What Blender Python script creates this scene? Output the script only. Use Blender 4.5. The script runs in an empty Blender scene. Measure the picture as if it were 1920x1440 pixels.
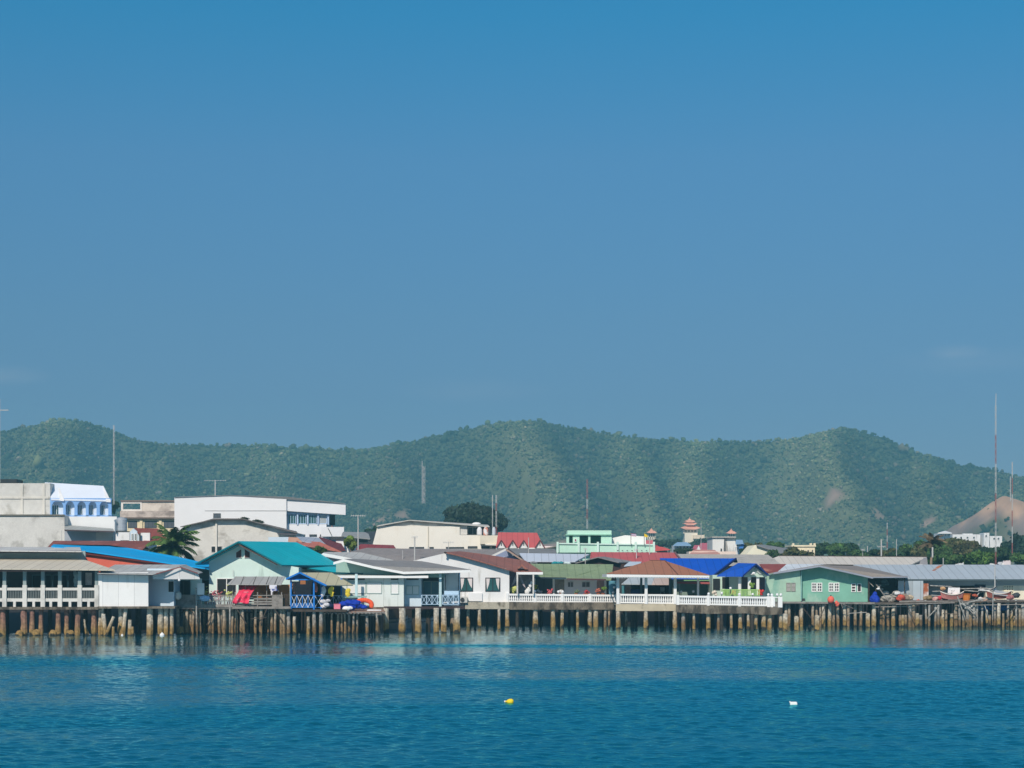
import bpy, math, random
import numpy as np
from mathutils import Vector
R = math.radians
random.seed(7); RNG = np.random.default_rng(7)
sc = bpy.context.scene
COL = sc.collection
# ---------------------------------------------------------------- camera, sky, sun, exposure
F, H, HY = 3733.0, 4.5, 1085.0        # focal length in photo pixels, eye height over the water, horizon row
cam = bpy.data.cameras.new("camera"); camo = bpy.data.objects.new("camera", cam); COL.objects.link(camo)
camo.location = (0, 0, H); camo.rotation_euler = (R(90), 0, 0)
cam.sensor_width = 36; cam.lens = 36*F/1920; cam.shift_y = (HY-720)/1920
cam.clip_start = 1; cam.clip_end = 8000
sc.camera = camo
SUN_EL, SUN_AZ = 38, 197              # sun behind the viewer, over the left shoulder
w = bpy.data.worlds.new("World"); sc.world = w; w.use_nodes = True
nt = w.node_tree; nt.nodes.clear()
def wn(t, **k):
    n = nt.nodes.new(t)
    for a, b in k.items(): setattr(n, a, b)
    return n
sky = wn('ShaderNodeTexSky', sky_type='NISHITA', sun_disc=False, sun_elevation=R(SUN_EL), sun_rotation=R(SUN_AZ), altitude=300, air_density=1.0, dust_density=0.4, ozone_density=3.0)
tc = wn('ShaderNodeTexCoord'); sep = wn('ShaderNodeSeparateXYZ'); nt.links.new(tc.outputs['Generated'], sep.inputs[0])
rp = wn('ShaderNodeValToRGB'); nt.links.new(sep.outputs['Z'], rp.inputs[0])
SKY_RAMP = [(0.0, (.25,.28,.43)), (0.0893, (.247,.315,.464)), (0.129, (.255,.375,.505)), (0.206, (.256,.495,.632)), (0.274, (.105,.583,.743)), (0.40, (.08,.58,.80)), (0.55, (.35,.72,.85)), (0.75, (1,.95,.88))]
el = rp.color_ramp.elements
el[0].position, el[0].color = SKY_RAMP[0][0], (*SKY_RAMP[0][1], 1)
el[1].position, el[1].color = SKY_RAMP[-1][0], (*SKY_RAMP[-1][1], 1)
for p, c in SKY_RAMP[1:-1]:
    e = el.new(p); e.color = (*c, 1)
mul = wn('ShaderNodeMix', data_type='RGBA', blend_type='MULTIPLY'); mul.inputs[0].default_value = 1
nt.links.new(sky.outputs[0], mul.inputs[6]); nt.links.new(rp.outputs[0], mul.inputs[7])
# three faint wisps of cloud low in the sky
prev = mul.outputs[2]
for cx, cz, rx, rz, st in ((.2165,.1105,.0135,.0034,.24), (-.245,.0985,.018,.0045,.22), (-.02,.094,.035,.006,.10), (.228,.106,.04,.006,.12)):
    mp = wn('ShaderNodeMapping'); nt.links.new(tc.outputs['Generated'], mp.inputs[0])
    mp.inputs['Scale'].default_value = (1/rx, 0, 1/rz); mp.inputs['Location'].default_value = (-cx/rx, 0, -cz/rz)
    nz = wn('ShaderNodeTexNoise'); nz.inputs['Scale'].default_value = 1.6; nz.inputs['Detail'].default_value = 5; nt.links.new(mp.outputs[0], nz.inputs[0])
    ln = wn('ShaderNodeVectorMath', operation='LENGTH'); nt.links.new(mp.outputs[0], ln.inputs[0])
    m1 = wn('ShaderNodeMath', operation='SUBTRACT'); m1.inputs[0].default_value = 1.25; nt.links.new(ln.outputs['Value'], m1.inputs[1]); m1.use_clamp = True
    m2 = wn('ShaderNodeMath', operation='MULTIPLY'); nt.links.new(m1.outputs[0], m2.inputs[0]); nt.links.new(nz.outputs[0], m2.inputs[1])
    m3 = wn('ShaderNodeMath', operation='MULTIPLY'); nt.links.new(m2.outputs[0], m3.inputs[0]); m3.inputs[1].default_value = st; m3.use_clamp = True
    mx = wn('ShaderNodeMix', data_type='RGBA'); nt.links.new(m3.outputs[0], mx.inputs[0]); nt.links.new(prev, mx.inputs[6]); mx.inputs[7].default_value = (4.6, 4.7, 5.2, 1)
    prev = mx.outputs[2]
bg = wn('ShaderNodeBackground'); bg.inputs[1].default_value = 0.12
out = wn('ShaderNodeOutputWorld')
nt.links.new(prev, bg.inputs[0]); nt.links.new(bg.outputs[0], out.inputs[0])
sl = bpy.data.lights.new("sun", 'SUN'); sl.energy = 4.2; sl.angle = R(.5); sl.color = (1, .89, .765)
so = bpy.data.objects.new("sun", sl); COL.objects.link(so)
sd = Vector((math.cos(R(SUN_EL))*math.sin(R(SUN_AZ)), math.cos(R(SUN_EL))*math.cos(R(SUN_AZ)), math.sin(R(SUN_EL))))
so.rotation_euler = sd.to_track_quat('Z', 'Y').to_euler(); so.location = (-60, -60, 80)
sc.view_settings.view_transform = 'Standard'; sc.view_settings.look = 'None'
sc.view_settings.exposure = 0; sc.view_settings.gamma = 1
sc.cycles.max_bounces = 6; sc.cycles.volume_bounces = 0; sc.cycles.transparent_max_bounces = 6
sc.cycles.use_denoising = True

# ---------------------------------------------------------------- helpers
def X(px, d): return (px-960)*d/F
def Z(py, d): return H+(HY-py)*d/F
def P(px, py, d): return (X(px, d), d, Z(py, d))
ORG = {}
class MB:                                # collects shapes (world coordinates), links them as one mesh object
    def __init__(s): s.v = []; s.f = []; s.c = []
    def add(s, vs, fs, col=None):
        n = len(s.v); s.v += [tuple(v) for v in vs]; s.f += [tuple(i+n for i in f) for f in fs]
        if col is not None: s.c += [col]*len(vs)
    def hexa(s, a, b):                   # a: ring, b: matching ring
        n = len(a)
        s.add(list(a)+list(b), [tuple(range(n))[::-1], tuple(range(n, 2*n))]+[(i, (i+1) % n, n+(i+1) % n, n+i) for i in range(n)])
    def box(s, x0, x1, y0, y1, z0, z1):
        s.hexa([(x0,y0,z0),(x1,y0,z0),(x1,y1,z0),(x0,y1,z0)], [(x0,y0,z1),(x1,y0,z1),(x1,y1,z1),(x0,y1,z1)])
    def pb(s, x0, x1, y0, y1, d, t):     # box whose front face fills a rectangle of the photo at distance d, t metres deep
        s.box(X(x0,d), X(x1,d), d, d+t, Z(y1,d), Z(y0,d))
    def poly(s, pts, d, t):              # upright outline at distance d, t metres thick
        a = [P(x, y, d) for x, y in pts]; s.hexa(a, [(p[0], p[1]+t, p[2]) for p in a])
    def slab(s, pts, t=.1):              # sheet through corner points (px, py, distance), t metres thick
        a = [P(*p) for p in pts]; s.hexa([(p[0], p[1], p[2]-t) for p in a], a)
    def slabw(s, a, t=.1): s.hexa([(p[0], p[1], p[2]-t) for p in a], a)
    def tube(s, p, q, r0, r1=None, n=6):
        r1 = r0 if r1 is None else r1
        p, q = Vector(p), Vector(q); ax = (q-p).normalized()
        u = ax.orthogonal().normalized(); v = ax.cross(u)
        ring = lambda c, r: [c+(u*math.cos(2*math.pi*i/n)+v*math.sin(2*math.pi*i/n))*r for i in range(n)]
        s.hexa(ring(p, r0), ring(q, r1))
    def bar(s, a, b, r, n=4): s.tube(P(*a), P(*b), r, n=n)
    def band(s, pts, th, d, t):          # strip of th photo pixels hanging under a polyline
        for (x0,y0),(x1,y1) in zip(pts, pts[1:]): s.poly([(x0,y0),(x1,y1),(x1,y1+th),(x0,y0+th)], d, t)
    def ball(s, c, r, n=10, m=7, sq=(1,1,1), wob=0):
        vs = []; fs = []
        for j in range(m+1):
            th = math.pi*j/m
            for i in range(n):
                ph = 2*math.pi*i/n; k = 1+random.uniform(-wob, wob)
                vs.append((c[0]+r*k*sq[0]*math.sin(th)*math.cos(ph), c[1]+r*k*sq[1]*math.sin(th)*math.sin(ph), c[2]+r*k*sq[2]*math.cos(th)))
        for j in range(m):
            for i in range(n): fs.append((j*n+i, (j+1)*n+i, (j+1)*n+(i+1) % n, j*n+(i+1) % n))
        s.add(vs, fs)
    def lathe(s, c, prof, n=10):         # prof: (radius, height) rings
        vs = []; fs = []
        for r, h in prof:
            for i in range(n): vs.append((c[0]+r*math.cos(2*math.pi*i/n), c[1]+r*math.sin(2*math.pi*i/n), c[2]+h))
        for j in range(len(prof)-1):
            for i in range(n): fs.append((j*n+i, j*n+(i+1) % n, (j+1)*n+(i+1) % n, (j+1)*n+i))
        fs += [tuple(range(n))[::-1], tuple(range(len(vs)-n, len(vs)))]
        s.add(vs, fs)
    def build(s, name, m, parent=None, smooth=False, origin=None):
        me = bpy.data.meshes.new(name)
        o = bpy.data.objects.new(name, me); COL.objects.link(o)
        if parent is not None: org = ORG[parent.name]; o.parent = parent
        else:
            v = np.array(s.v); org = origin or (float(v[:,0].mean()), float(v[:,1].mean()), float(v[:,2].min())); o.location = org
        ORG[o.name] = org
        me.from_pydata([(a-org[0], b-org[1], c-org[2]) for a, b, c in s.v], [], s.f)
        import bmesh
        bm = bmesh.new(); bm.from_mesh(me); bmesh.ops.recalc_face_normals(bm, faces=bm.faces); bm.to_mesh(me); bm.free()
        me.materials.append(m)
        if s.c:
            ca = me.color_attributes.new('Col', 'FLOAT_COLOR', 'POINT'); ca.data.foreach_set('color', np.array([(*c, 1) for c in s.c], dtype=np.float32).ravel())
        if smooth: me.polygons.foreach_set('use_smooth', [True]*len(me.polygons))
        return o
def tag(o, label, cat, group=None):
    o['label'] = label; o['category'] = cat
    if group: o['group'] = group
    return o
def thing(name, label, cat, px, d, z=0, group=None):
    o = bpy.data.objects.new(name, None); COL.objects.link(o); o.empty_display_size = .5
    o.location = (X(px, d), d, z); ORG[o.name] = tuple(o.location)
    return tag(o, label, cat, group)
def PB(name, m, parent, *a):             # one box as a part
    b = MB(); b.pb(*a); return b.build(name, m, parent)
def POLY(name, m, parent, *a): b = MB(); b.poly(*a); return b.build(name, m, parent)
def SLAB(name, m, parent, *a): b = MB(); b.slab(*a); return b.build(name, m, parent)
def BARS(name, m, parent, bars, r, n=4):
    if len(bars) > 1 and name in ('post', 'column', 'parapet_post', 'pillar', 'leaning_pole', 'ladder_rail', 'downpipe', 'curtain'):
        for q in bars: o = BARS(name, m, parent, [q], r, n)
        return o
    b = MB()
    for p, q in bars: b.bar(p, q, r, n)
    return b.build(name, m, parent)
def window(parent, x0, x1, y0, y1, d, fm, gm, nx=2, ny=1, fw=.06, mw=.035, name='window'):
    b = MB(); ax, bx, az, bz = X(x0,d), X(x1,d), Z(y1,d), Z(y0,d); e = .06
    b.box(ax, bx, d-e, d+.01, bz-fw, bz); b.box(ax, bx, d-e, d+.01, az, az+fw)
    b.box(ax, ax+fw, d-e, d+.01, az+fw, bz-fw); b.box(bx-fw, bx, d-e, d+.01, az+fw, bz-fw)
    for i in range(1, nx):
        c = ax+(bx-ax)*i/nx; b.box(c-mw, c+mw, d-e+.01, d+.01, az+fw, bz-fw)
    for i in range(1, ny):
        c = az+(bz-az)*i/ny; b.box(ax+fw, bx-fw, d-e+.02, d+.008, c-mw, c+mw)
    o = b.build(name, fm, parent)
    g = MB(); g.box(ax+fw, bx-fw, d-.02, d+.004, az+fw, bz-fw); g.build('pane', gm, o)
    return o
def pile(parent, px, d, wpx, ytop, m, lean=0, top=None):
    b = MB(); r = wpx*d/F/2; x = X(px, d); zt = Z(ytop, d) if top is None else top; n = 8
    rings = []; ph = random.random()*6
    for k, zz in enumerate(np.linspace(-1.2, zt, 7)):
        rr = r*(1.06-.1*k/6)*random.uniform(.93, 1.07)*(1.14 if .1 < zz < .75 else 1)
        ox = lean*(zt-zz)/max(zt, .5)*-1 + random.uniform(-.02, .02)
        rings.append([(x+ox+rr*math.cos(ph+2*math.pi*i/n), d+rr*math.sin(ph+2*math.pi*i/n), zz) for i in range(n)])
    vs = [p for g in rings for p in g]; fs = [tuple(range(n))[::-1], tuple(range(6*n, 7*n))]
    for j in range(6): fs += [(j*n+i, j*n+(i+1) % n, (j+1)*n+(i+1) % n, (j+1)*n+i) for i in range(n)]
    b.add(vs, fs)
    return b.build('pile', m, parent)

# ---------------------------------------------------------------- materials
def lin(c): c /= 255; return c/12.92 if c <= .04045 else ((c+.055)/1.055)**2.4
def S(r, g, b, k=.96): return tuple(min(.86, lin(v)*k) for v in (r, g, b))
MATS = {}
def mat(name, col, rough=.75, var=.10, vs=.7, stain=0, scol=(.12,.11,.09), svec=(1.6,1.6,.45), sth=.56, sheet=0, sax=0, metal=0, bump=0, spec=.3, fine=.0, col2=None, c2th=.55, c2s=.35, joint=0):
    if name in MATS: return MATS[name]
    m = bpy.data.materials.new(name); m.use_nodes = True; t = m.node_tree; N = t.nodes; L = t.links
    bs = N['Principled BSDF']; bs.inputs['Roughness'].default_value = rough; bs.inputs['Metallic'].default_value = metal; bs.inputs['Specular IOR Level'].default_value = spec
    g = N.new('ShaderNodeNewGeometry')
    def noise(scale, vec=None, det=4, off=0):
        mp = N.new('ShaderNodeMapping'); L.new(g.outputs['Position'], mp.inputs[0]); mp.inputs['Location'].default_value = (off, off*.7, off*.3)
        if vec: mp.inputs['Scale'].default_value = vec
        n = N.new('ShaderNodeTexNoise'); n.inputs['Scale'].default_value = scale; n.inputs['Detail'].default_value = det; n.inputs['Roughness'].default_value = .6
        L.new(mp.outputs[0], n.inputs[0]); return n.outputs[0]
    def mix(fac, a, b, bt='MIX'):
        x = N.new('ShaderNodeMix'); x.data_type = 'RGBA'; x.blend_type = bt
        for i, v in ((0, fac), (6, a), (7, b)):
            if isinstance(v, (tuple, float, int)): x.inputs[i].default_value = v if i == 0 else (*v, 1)
            else: L.new(v, x.inputs[i])
        return x.outputs[2]
    def ramp(src, a, b, lo=0., hi=1.):
        r = N.new('ShaderNodeMapRange'); L.new(src, r.inputs[0]); r.inputs[1].default_value = a; r.inputs[2].default_value = b; r.inputs[3].default_value = lo; r.inputs[4].default_value = hi
        return r.outputs[0]
    sc_ = lambda k: tuple(min(.92, v*k) for v in col)
    o = sum(ord(ch)*(i+1) for i, ch in enumerate(name)) % 97
    c = mix(ramp(noise(vs, off=o), .3, .7), sc_(1-var), sc_(1+var))
    if col2 is not None: c = mix(ramp(noise(c2s, det=6, off=o+5), c2th-.04, c2th+.06), c, col2)
    if fine: c = mix(ramp(noise(vs*7, det=2, off=o), .35, .65, 0, fine), c, sc_(.35))
    if sheet:                             # sheets of roofing with slightly different tints
        sp = N.new('ShaderNodeSeparateXYZ'); L.new(g.outputs['Position'], sp.inputs[0])
        fl = N.new('ShaderNodeMath'); fl.operation = 'SNAP'; L.new(sp.outputs[sax], fl.inputs[0]); fl.inputs[1].default_value = .76
        wnz = N.new('ShaderNodeTexWhiteNoise'); wnz.noise_dimensions = '1D'; L.new(fl.outputs[0], wnz.inputs['W'])
        c = mix(ramp(wnz.outputs[0], 0, 1, 0, sheet), c, sc_(.55))
        fd = ramp(noise(.22, det=5, off=o+21), .45, .75, 0, min(.45, sheet*2.2)); c = mix(fd, c, tuple(min(.85, v*.6+.22*sum(col)/3+.03) for v in col))
        md_ = N.new('ShaderNodeMath'); md_.operation = 'SUBTRACT'; L.new(sp.outputs[sax], md_.inputs[0]); L.new(fl.outputs[0], md_.inputs[1])
        c = mix(ramp(md_.outputs[0], .05, .085, .5, 0), c, sc_(.4))
    if joint:                             # boards: thin vertical joints, each board a slightly different tone
        sp = N.new('ShaderNodeSeparateXYZ'); L.new(g.outputs['Position'], sp.inputs[0])
        fl = N.new('ShaderNodeMath'); fl.operation = 'SNAP'; L.new(sp.outputs[0], fl.inputs[0]); fl.inputs[1].default_value = joint
        wz = N.new('ShaderNodeTexWhiteNoise'); wz.noise_dimensions = '1D'; L.new(fl.outputs[0], wz.inputs['W']); c = mix(ramp(wz.outputs[0], 0, 1, 0, .22), c, sc_(.72))
        dj = N.new('ShaderNodeMath'); dj.operation = 'SUBTRACT'; L.new(sp.outputs[0], dj.inputs[0]); L.new(fl.outputs[0], dj.inputs[1]); c = mix(ramp(dj.outputs[0], .04, .06, .4, 0), c, sc_(.4))
    if stain:
        s1 = ramp(noise(1.0, svec, 6, o+11), sth, sth+.12, 0, stain)
        c = mix(s1, c, scol)
    L.new(c, bs.inputs['Base Color'])
    if bump:
        bp = N.new('ShaderNodeBump'); bp.inputs['Strength'].default_value = bump; bp.inputs['Distance'].default_value = .05
        L.new(noise(vs*6, det=5, off=o+3), bp.inputs['Height']); L.new(bp.outputs[0], bs.inputs['Normal'])
    MATS[name] = m
    return m
def attr_mat(name, rough=.8, trans=0):
    m = bpy.data.materials.new(name); m.use_nodes = True; t = m.node_tree
    a = t.nodes.new('ShaderNodeVertexColor'); a.layer_name = 'Col'
    b = t.nodes['Principled BSDF']; b.inputs['Roughness'].default_value = rough; b.inputs['Specular IOR Level'].default_value = .2
    t.links.new(a.outputs[0], b.inputs['Base Color'])
    return m
def pile_mat(name, top, mid, low=(.03,.03,.022), mz=.95):   # weather stains by height above the water line
    m = bpy.data.materials.new(name); m.use_nodes = True; t = m.node_tree; N = t.nodes; L = t.links
    bs = N['Principled BSDF']; bs.inputs['Roughness'].default_value = .85
    g = N.new('ShaderNodeNewGeometry'); sp = N.new('ShaderNodeSeparateXYZ'); L.new(g.outputs['Position'], sp.inputs[0])
    n = N.new('ShaderNodeTexNoise'); n.inputs['Scale'].default_value = 1.3; n.inputs['Detail'].default_value = 6; L.new(g.outputs['Position'], n.inputs[0])
    mr = N.new('ShaderNodeMath'); mr.operation = 'MULTIPLY_ADD'; L.new(n.outputs[0], mr.inputs[0]); mr.inputs[1].default_value = 1.5; mr.inputs[2].default_value = -.75
    ad = N.new('ShaderNodeMath'); ad.operation = 'ADD'; L.new(sp.outputs[2], ad.inputs[0]); L.new(mr.outputs[0], ad.inputs[1])
    dv = N.new('ShaderNodeMath'); dv.operation = 'DIVIDE'; L.new(ad.outputs[0], dv.inputs[0]); dv.inputs[1].default_value = 2.5
    r = N.new('ShaderNodeValToRGB'); L.new(dv.outputs[0], r.inputs[0]); e = r.color_ramp.elements
    e[0].position = .0; e[0].color = (*low, 1); e[1].position = 1; e[1].color = (*top, 1)
    for p, c in ((.05, mid), (mz/2.5*.7, mid), (mz/2.5*1.2, tuple((a+b)/2 for a, b in zip(mid, top))), (.62, top)):
        q = e.new(p); q.color = (*c, 1)
    n2 = N.new('ShaderNodeTexNoise'); n2.inputs['Scale'].default_value = 5; n2.inputs['Detail'].default_value = 4; L.new(g.outputs['Position'], n2.inputs[0])
    m2 = N.new('ShaderNodeMapRange'); L.new(n2.outputs[0], m2.inputs[0]); m2.inputs[1].default_value = .35; m2.inputs[2].default_value = .68; m2.inputs[3].default_value = .55; m2.inputs[4].default_value = 1.15
    x = N.new('ShaderNodeMix'); x.data_type = 'RGBA'; x.blend_type = 'MULTIPLY'; x.inputs[0].default_value = 1; L.new(r.outputs[0], x.inputs[6]); L.new(m2.outputs[0], x.inputs[7])
    L.new(x.outputs[2], bs.inputs['Base Color'])
    return m
WHITE = mat('white paint', (.80,.80,.79), var=.06, stain=.6, scol=(.40,.38,.33), svec=(1.8,1.8,.28), sth=.57)
WHITEC = mat('clean white paint', (.82,.82,.81), var=.03)
MINTW = mat('mint white paint', S(214,236,228), var=.06, stain=.5, scol=S(150,176,165), svec=(1.6,1.6,.28), sth=.57)
BLUEW = mat('pale blue paint', S(205,222,234), var=.04, stain=.15, scol=S(160,175,185))
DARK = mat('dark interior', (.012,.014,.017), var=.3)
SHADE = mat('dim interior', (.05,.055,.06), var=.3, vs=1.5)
GLASS = mat('dark glass', (.02,.035,.04), rough=.15, var=.3, spec=.5)
TEALGL = mat('green glass', (.03,.10,.10), rough=.2, var=.3, spec=.5)
WOODG = mat('weathered grey wood', S(140,134,128), var=.2, vs=2, stain=.5, scol=S(85,80,76), svec=(3,3,3), sth=.5)
WOODD = mat('dark old wood', S(80,70,62), var=.3, vs=2, stain=.5, scol=S(45,40,38), svec=(3,3,3), sth=.5)
BROWN = mat('brown wood', S(165,105,60), var=.2, vs=2)
CONC = mat('stained concrete', S(185,178,160), var=.15, vs=1.2, stain=.85, scol=S(70,62,50), svec=(1.2,1.2,.8), sth=.53, fine=.3)
CONCD = mat('dark stained concrete', S(128,118,104), var=.25, vs=1.5, stain=.8, scol=S(50,44,38), svec=(1.6,1.6,.6), sth=.46, fine=.4)
CONCL = mat('pale weathered concrete', S(220,218,212), var=.08, vs=.5, stain=.55, scol=S(150,146,138), svec=(.5,.5,.35), sth=.53, fine=.12)
GREYR = mat('grey cement roof', S(178,178,174), var=.1, vs=1.2, sheet=.25, stain=.35, scol=S(110,105,100), svec=(.8,.8,.8))
DGREYR = mat('dark grey roof', S(146,143,141), var=.12, vs=1.5, stain=.3, scol=S(110,107,104), svec=(.7,.7,.7), fine=.2)
METAL = mat('galvanised steel', S(190,195,200), rough=.4, var=.1, metal=.4)
MASTW = mat('mast white', S(182,185,185), var=.05)
MASTR = mat('mast red', S(150,98,98), var=.05)
PILEC = pile_mat('concrete pile', S(212,204,188), S(160,130,75), mz=.8)
PILEL = pile_mat('reddish concrete pile', S(150,112,98), S(165,135,80), mz=.5)
PILEW = pile_mat('wooden pile', S(178,166,148), S(140,112,75), mz=.8)
PILEG = pile_mat('grey wooden pile', S(176,174,168), S(128,102,66), mz=.7)
PILED = pile_mat('dark pile', S(70,64,58), S(60,52,40))  # dark piles; under-floor shade of the rear rows put into the colour
# ---------------------------------------------------------------- water, ground, hills, forest, haze
def noise2(x, y, seed=0, octs=4, s=1.0):
    r = np.random.default_rng(seed); o = np.zeros_like(x, dtype=float); a = 1.0; tot = 0
    for k in range(octs):
        p = r.uniform(0, 6.28, 12); ang = r.uniform(0, 6.28, 6); fr = s*2**k*r.uniform(.7, 1.4, 6)
        for j in range(6): o += a/6*2*np.sin((x*np.cos(ang[j])+y*np.sin(ang[j]))*fr[j]+p[j]+1.3*np.sin((x*np.sin(ang[j])-y*np.cos(ang[j]))*fr[j]*.6+p[j+6]))
        tot += a; a *= .5
    return o/tot
def grid_obj(name, xs, ys, z, m, smooth=True):
    gx, gy = np.meshgrid(xs, ys); v = np.stack([gx, gy, z], -1).reshape(-1, 3)
    nx, ny = len(xs), len(ys); i = np.arange(nx*ny).reshape(ny, nx)
    q = np.stack([i[:-1,:-1], i[:-1,1:], i[1:,1:], i[1:,:-1]], -1).reshape(-1, 4)
    return mesh_np(name, v, q, m, smooth)
def mesh_np(name, v, q, m, smooth=False, cols=None):
    me = bpy.data.meshes.new(name); k = q.shape[1]
    me.vertices.add(len(v)); me.vertices.foreach_set('co', v.astype(np.float32).ravel())
    me.loops.add(q.size); me.loops.foreach_set('vertex_index', q.astype(np.int32).ravel())
    me.polygons.add(len(q)); me.polygons.foreach_set('loop_start', np.arange(0, q.size, k, dtype=np.int32)); me.polygons.foreach_set('loop_total', np.full(len(q), k, dtype=np.int32))
    if smooth: me.polygons.foreach_set('use_smooth', np.ones(len(q), dtype=bool))
    if cols is not None:
        ca = me.color_attributes.new('Col', 'FLOAT_COLOR', 'POINT'); ca.data.foreach_set('color', np.concatenate([cols, np.ones((len(cols), 1))], 1).astype(np.float32).ravel())
    me.update(); me.validate(); me.materials.append(m)
    o = bpy.data.objects.new(name, me); COL.objects.link(o)
    return o
# water: real ripples in the part in view, flat sheet beyond
ys = [40.0]
while ys[-1] < 176: ys.append(ys[-1]*1.00125)
ys = np.array([-400, -100, 0, 25, 33]+ys+[178, 181, 186, 195, 206, 240]); 
xs = np.concatenate([[-900, -400, -150, -75], np.arange(-48, 48.01, .11), [75, 150, 400, 900]])
gx, gy = np.meshgrid(xs, ys)
inside = np.clip((gy-38)/4, 0, 1)*np.clip((178-gy)/6, 0, 1)*np.clip((49-np.abs(gx))/3, 0, 1)
wv = np.zeros_like(gx); wr = np.random.default_rng(3)
for lam, amp, nn in ((4.2, .007, 6), (2.0, .009, 9), (1.0, .0110, 13), (.52, .0076, 16)):
    for j in range(nn):
        a = wr.normal(.45, 1.0)+math.pi/2; kk = 2*math.pi/(lam*wr.uniform(.75, 1.3)); ph = wr.uniform(0, 6.28)
        arg = kk*(gx*math.cos(a)+gy*math.sin(a))+ph+.9*np.sin((gx*math.sin(a)-gy*math.cos(a))*kk*.31+ph*3)
        wv += amp/math.sqrt(nn)*1.9*np.sin(arg)
# gusts: calmer close to the houses, with lanes of ruffled water between
gust = .72+.42*noise2(gx*.06, gy*.15, 5, 4)
calm = 1-np.clip((gy-103-7*noise2(gx*.045, gy*.03, 9, 3))/17, 0, 1)*np.clip(.70-.010*np.clip(gx+4, 0, 14)+.12*noise2(gx*.05, gy*.3, 19, 3), .3, .85)
lane = np.exp(-((gy-133+gx*.28-.8*np.sin(gx*.09))/(4.6+1.2*noise2(gx*.12, gy*.0, 20, 3)))**2)*np.clip((gx+22)/12, 0, 1)
lane2 = np.exp(-((gy-114+gx*.10)/2.6)**2)*.75*np.clip((gx+8)/16, 0, 1)
amp = np.maximum(calm, np.maximum(lane*.85, lane2))*gust
z = wv*amp*inside
def water_mat():
    m = bpy.data.materials.new('sea water'); m.use_nodes = True; t = m.node_tree; N = t.nodes; L = t.links; b = N['Principled BSDF']
    N.remove(b); df = N.new('ShaderNodeBsdfDiffuse'); df.inputs[0].default_value = (.0004, .080, .132, 1)
    gl = N.new('ShaderNodeBsdfGlossy'); vc = N.new('ShaderNodeVertexColor'); vc.layer_name = 'Col'; mr = N.new('ShaderNodeMapRange'); L.new(vc.outputs[0], mr.inputs[0]); mr.inputs[1].default_value = .2; mr.inputs[2].default_value = .75; gc = N.new('ShaderNodeMix'); gc.data_type = 'RGBA'; L.new(mr.outputs[0], gc.inputs[0]); gc.inputs[6].default_value = (.80, .93, .96, 1); gc.inputs[7].default_value = (.20, .88, .95, 1); L.new(gc.outputs[2], gl.inputs['Color']); gl.inputs['Roughness'].default_value = .05
    fr = N.new('ShaderNodeFresnel'); fr.inputs[0].default_value = 1.33; ms = N.new('ShaderNodeMixShader'); L.new(fr.outputs[0], ms.inputs[0]); L.new(df.outputs[0], ms.inputs[1]); L.new(gl.outputs[0], ms.inputs[2])
    g = N.new('ShaderNodeNewGeometry'); mp = N.new('ShaderNodeMapping'); L.new(g.outputs['Position'], mp.inputs[0]); mp.inputs['Scale'].default_value = (1, 1.2, 1)
    n = N.new('ShaderNodeTexNoise'); n.inputs['Scale'].default_value = 5.5; n.inputs['Detail'].default_value = 4; L.new(mp.outputs[0], n.inputs[0])
    bp = N.new('ShaderNodeBump'); va = N.new('ShaderNodeVertexColor'); va.layer_name = 'Col'; vm = N.new('ShaderNodeMath'); vm.operation = 'MULTIPLY'; vm.inputs[1].default_value = .55; L.new(va.outputs[0], vm.inputs[0]); L.new(vm.outputs[0], bp.inputs['Strength']); bp.inputs['Distance'].default_value = .05; L.new(n.outputs[0], bp.inputs['Height'])
    for q in (df, gl, fr): L.new(bp.outputs[0], q.inputs['Normal'])
    L.new(ms.outputs[0], N['Material Output'].inputs[0])
    return m
i = np.arange(len(xs)*len(ys)).reshape(len(ys), len(xs))
surf = np.clip(amp*inside+(1-inside)*.3, .04, 1)
o = mesh_np('water', np.stack([gx, gy, z], -1).reshape(-1, 3), np.stack([i[:-1,:-1], i[:-1,1:], i[1:,1:], i[1:,:-1]], -1).reshape(-1, 4), water_mat(), True, np.repeat(surf.reshape(-1, 1), 3, 1)); o['kind'] = 'structure'
EARTH = mat('bare earth', S(46,41,36), var=.2, vs=.3)
# ground: sea bed, bank and flat land behind the houses
ys = np.array([-420, 100, 168, 196, 204, 210, 216, 225, 300, 500, 800, 1000, 1240]); zs = np.array([-2.6, -2.6, -2.2, -1.0, .3, 1.4, 1.75, 1.9, 2.0, 2.2, 2.5, 2.8, 3.0])
xs = np.concatenate([np.linspace(-950, -80, 40), np.linspace(-60, 60, 121), np.linspace(80, 950, 40)]); gx, gy = np.meshgrid(xs, ys)
bank = np.interp(xs, [-16, -12.2, -11.6, -4.4, -3.6, 0], [173, 173, 193, 193, 199, 199])[None, :]   # the shore runs back under the houses
gy = gy+(bank-205)*np.clip((gy-100)/68, 0, 1)*np.clip((300-gy)/75, 0, 1)
gz = np.repeat(zs[:, None], len(xs), 1)+.12*np.sin(gx*.41); nx, ny = len(xs), len(ys); i = np.arange(nx*ny).reshape(ny, nx)
o = mesh_np('ground', np.stack([gx, gy, gz], -1).reshape(-1, 3), np.stack([i[:-1,:-1], i[:-1,1:], i[1:,1:], i[1:,:-1]], -1).reshape(-1, 4), EARTH, False); o['kind'] = 'structure'
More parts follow.
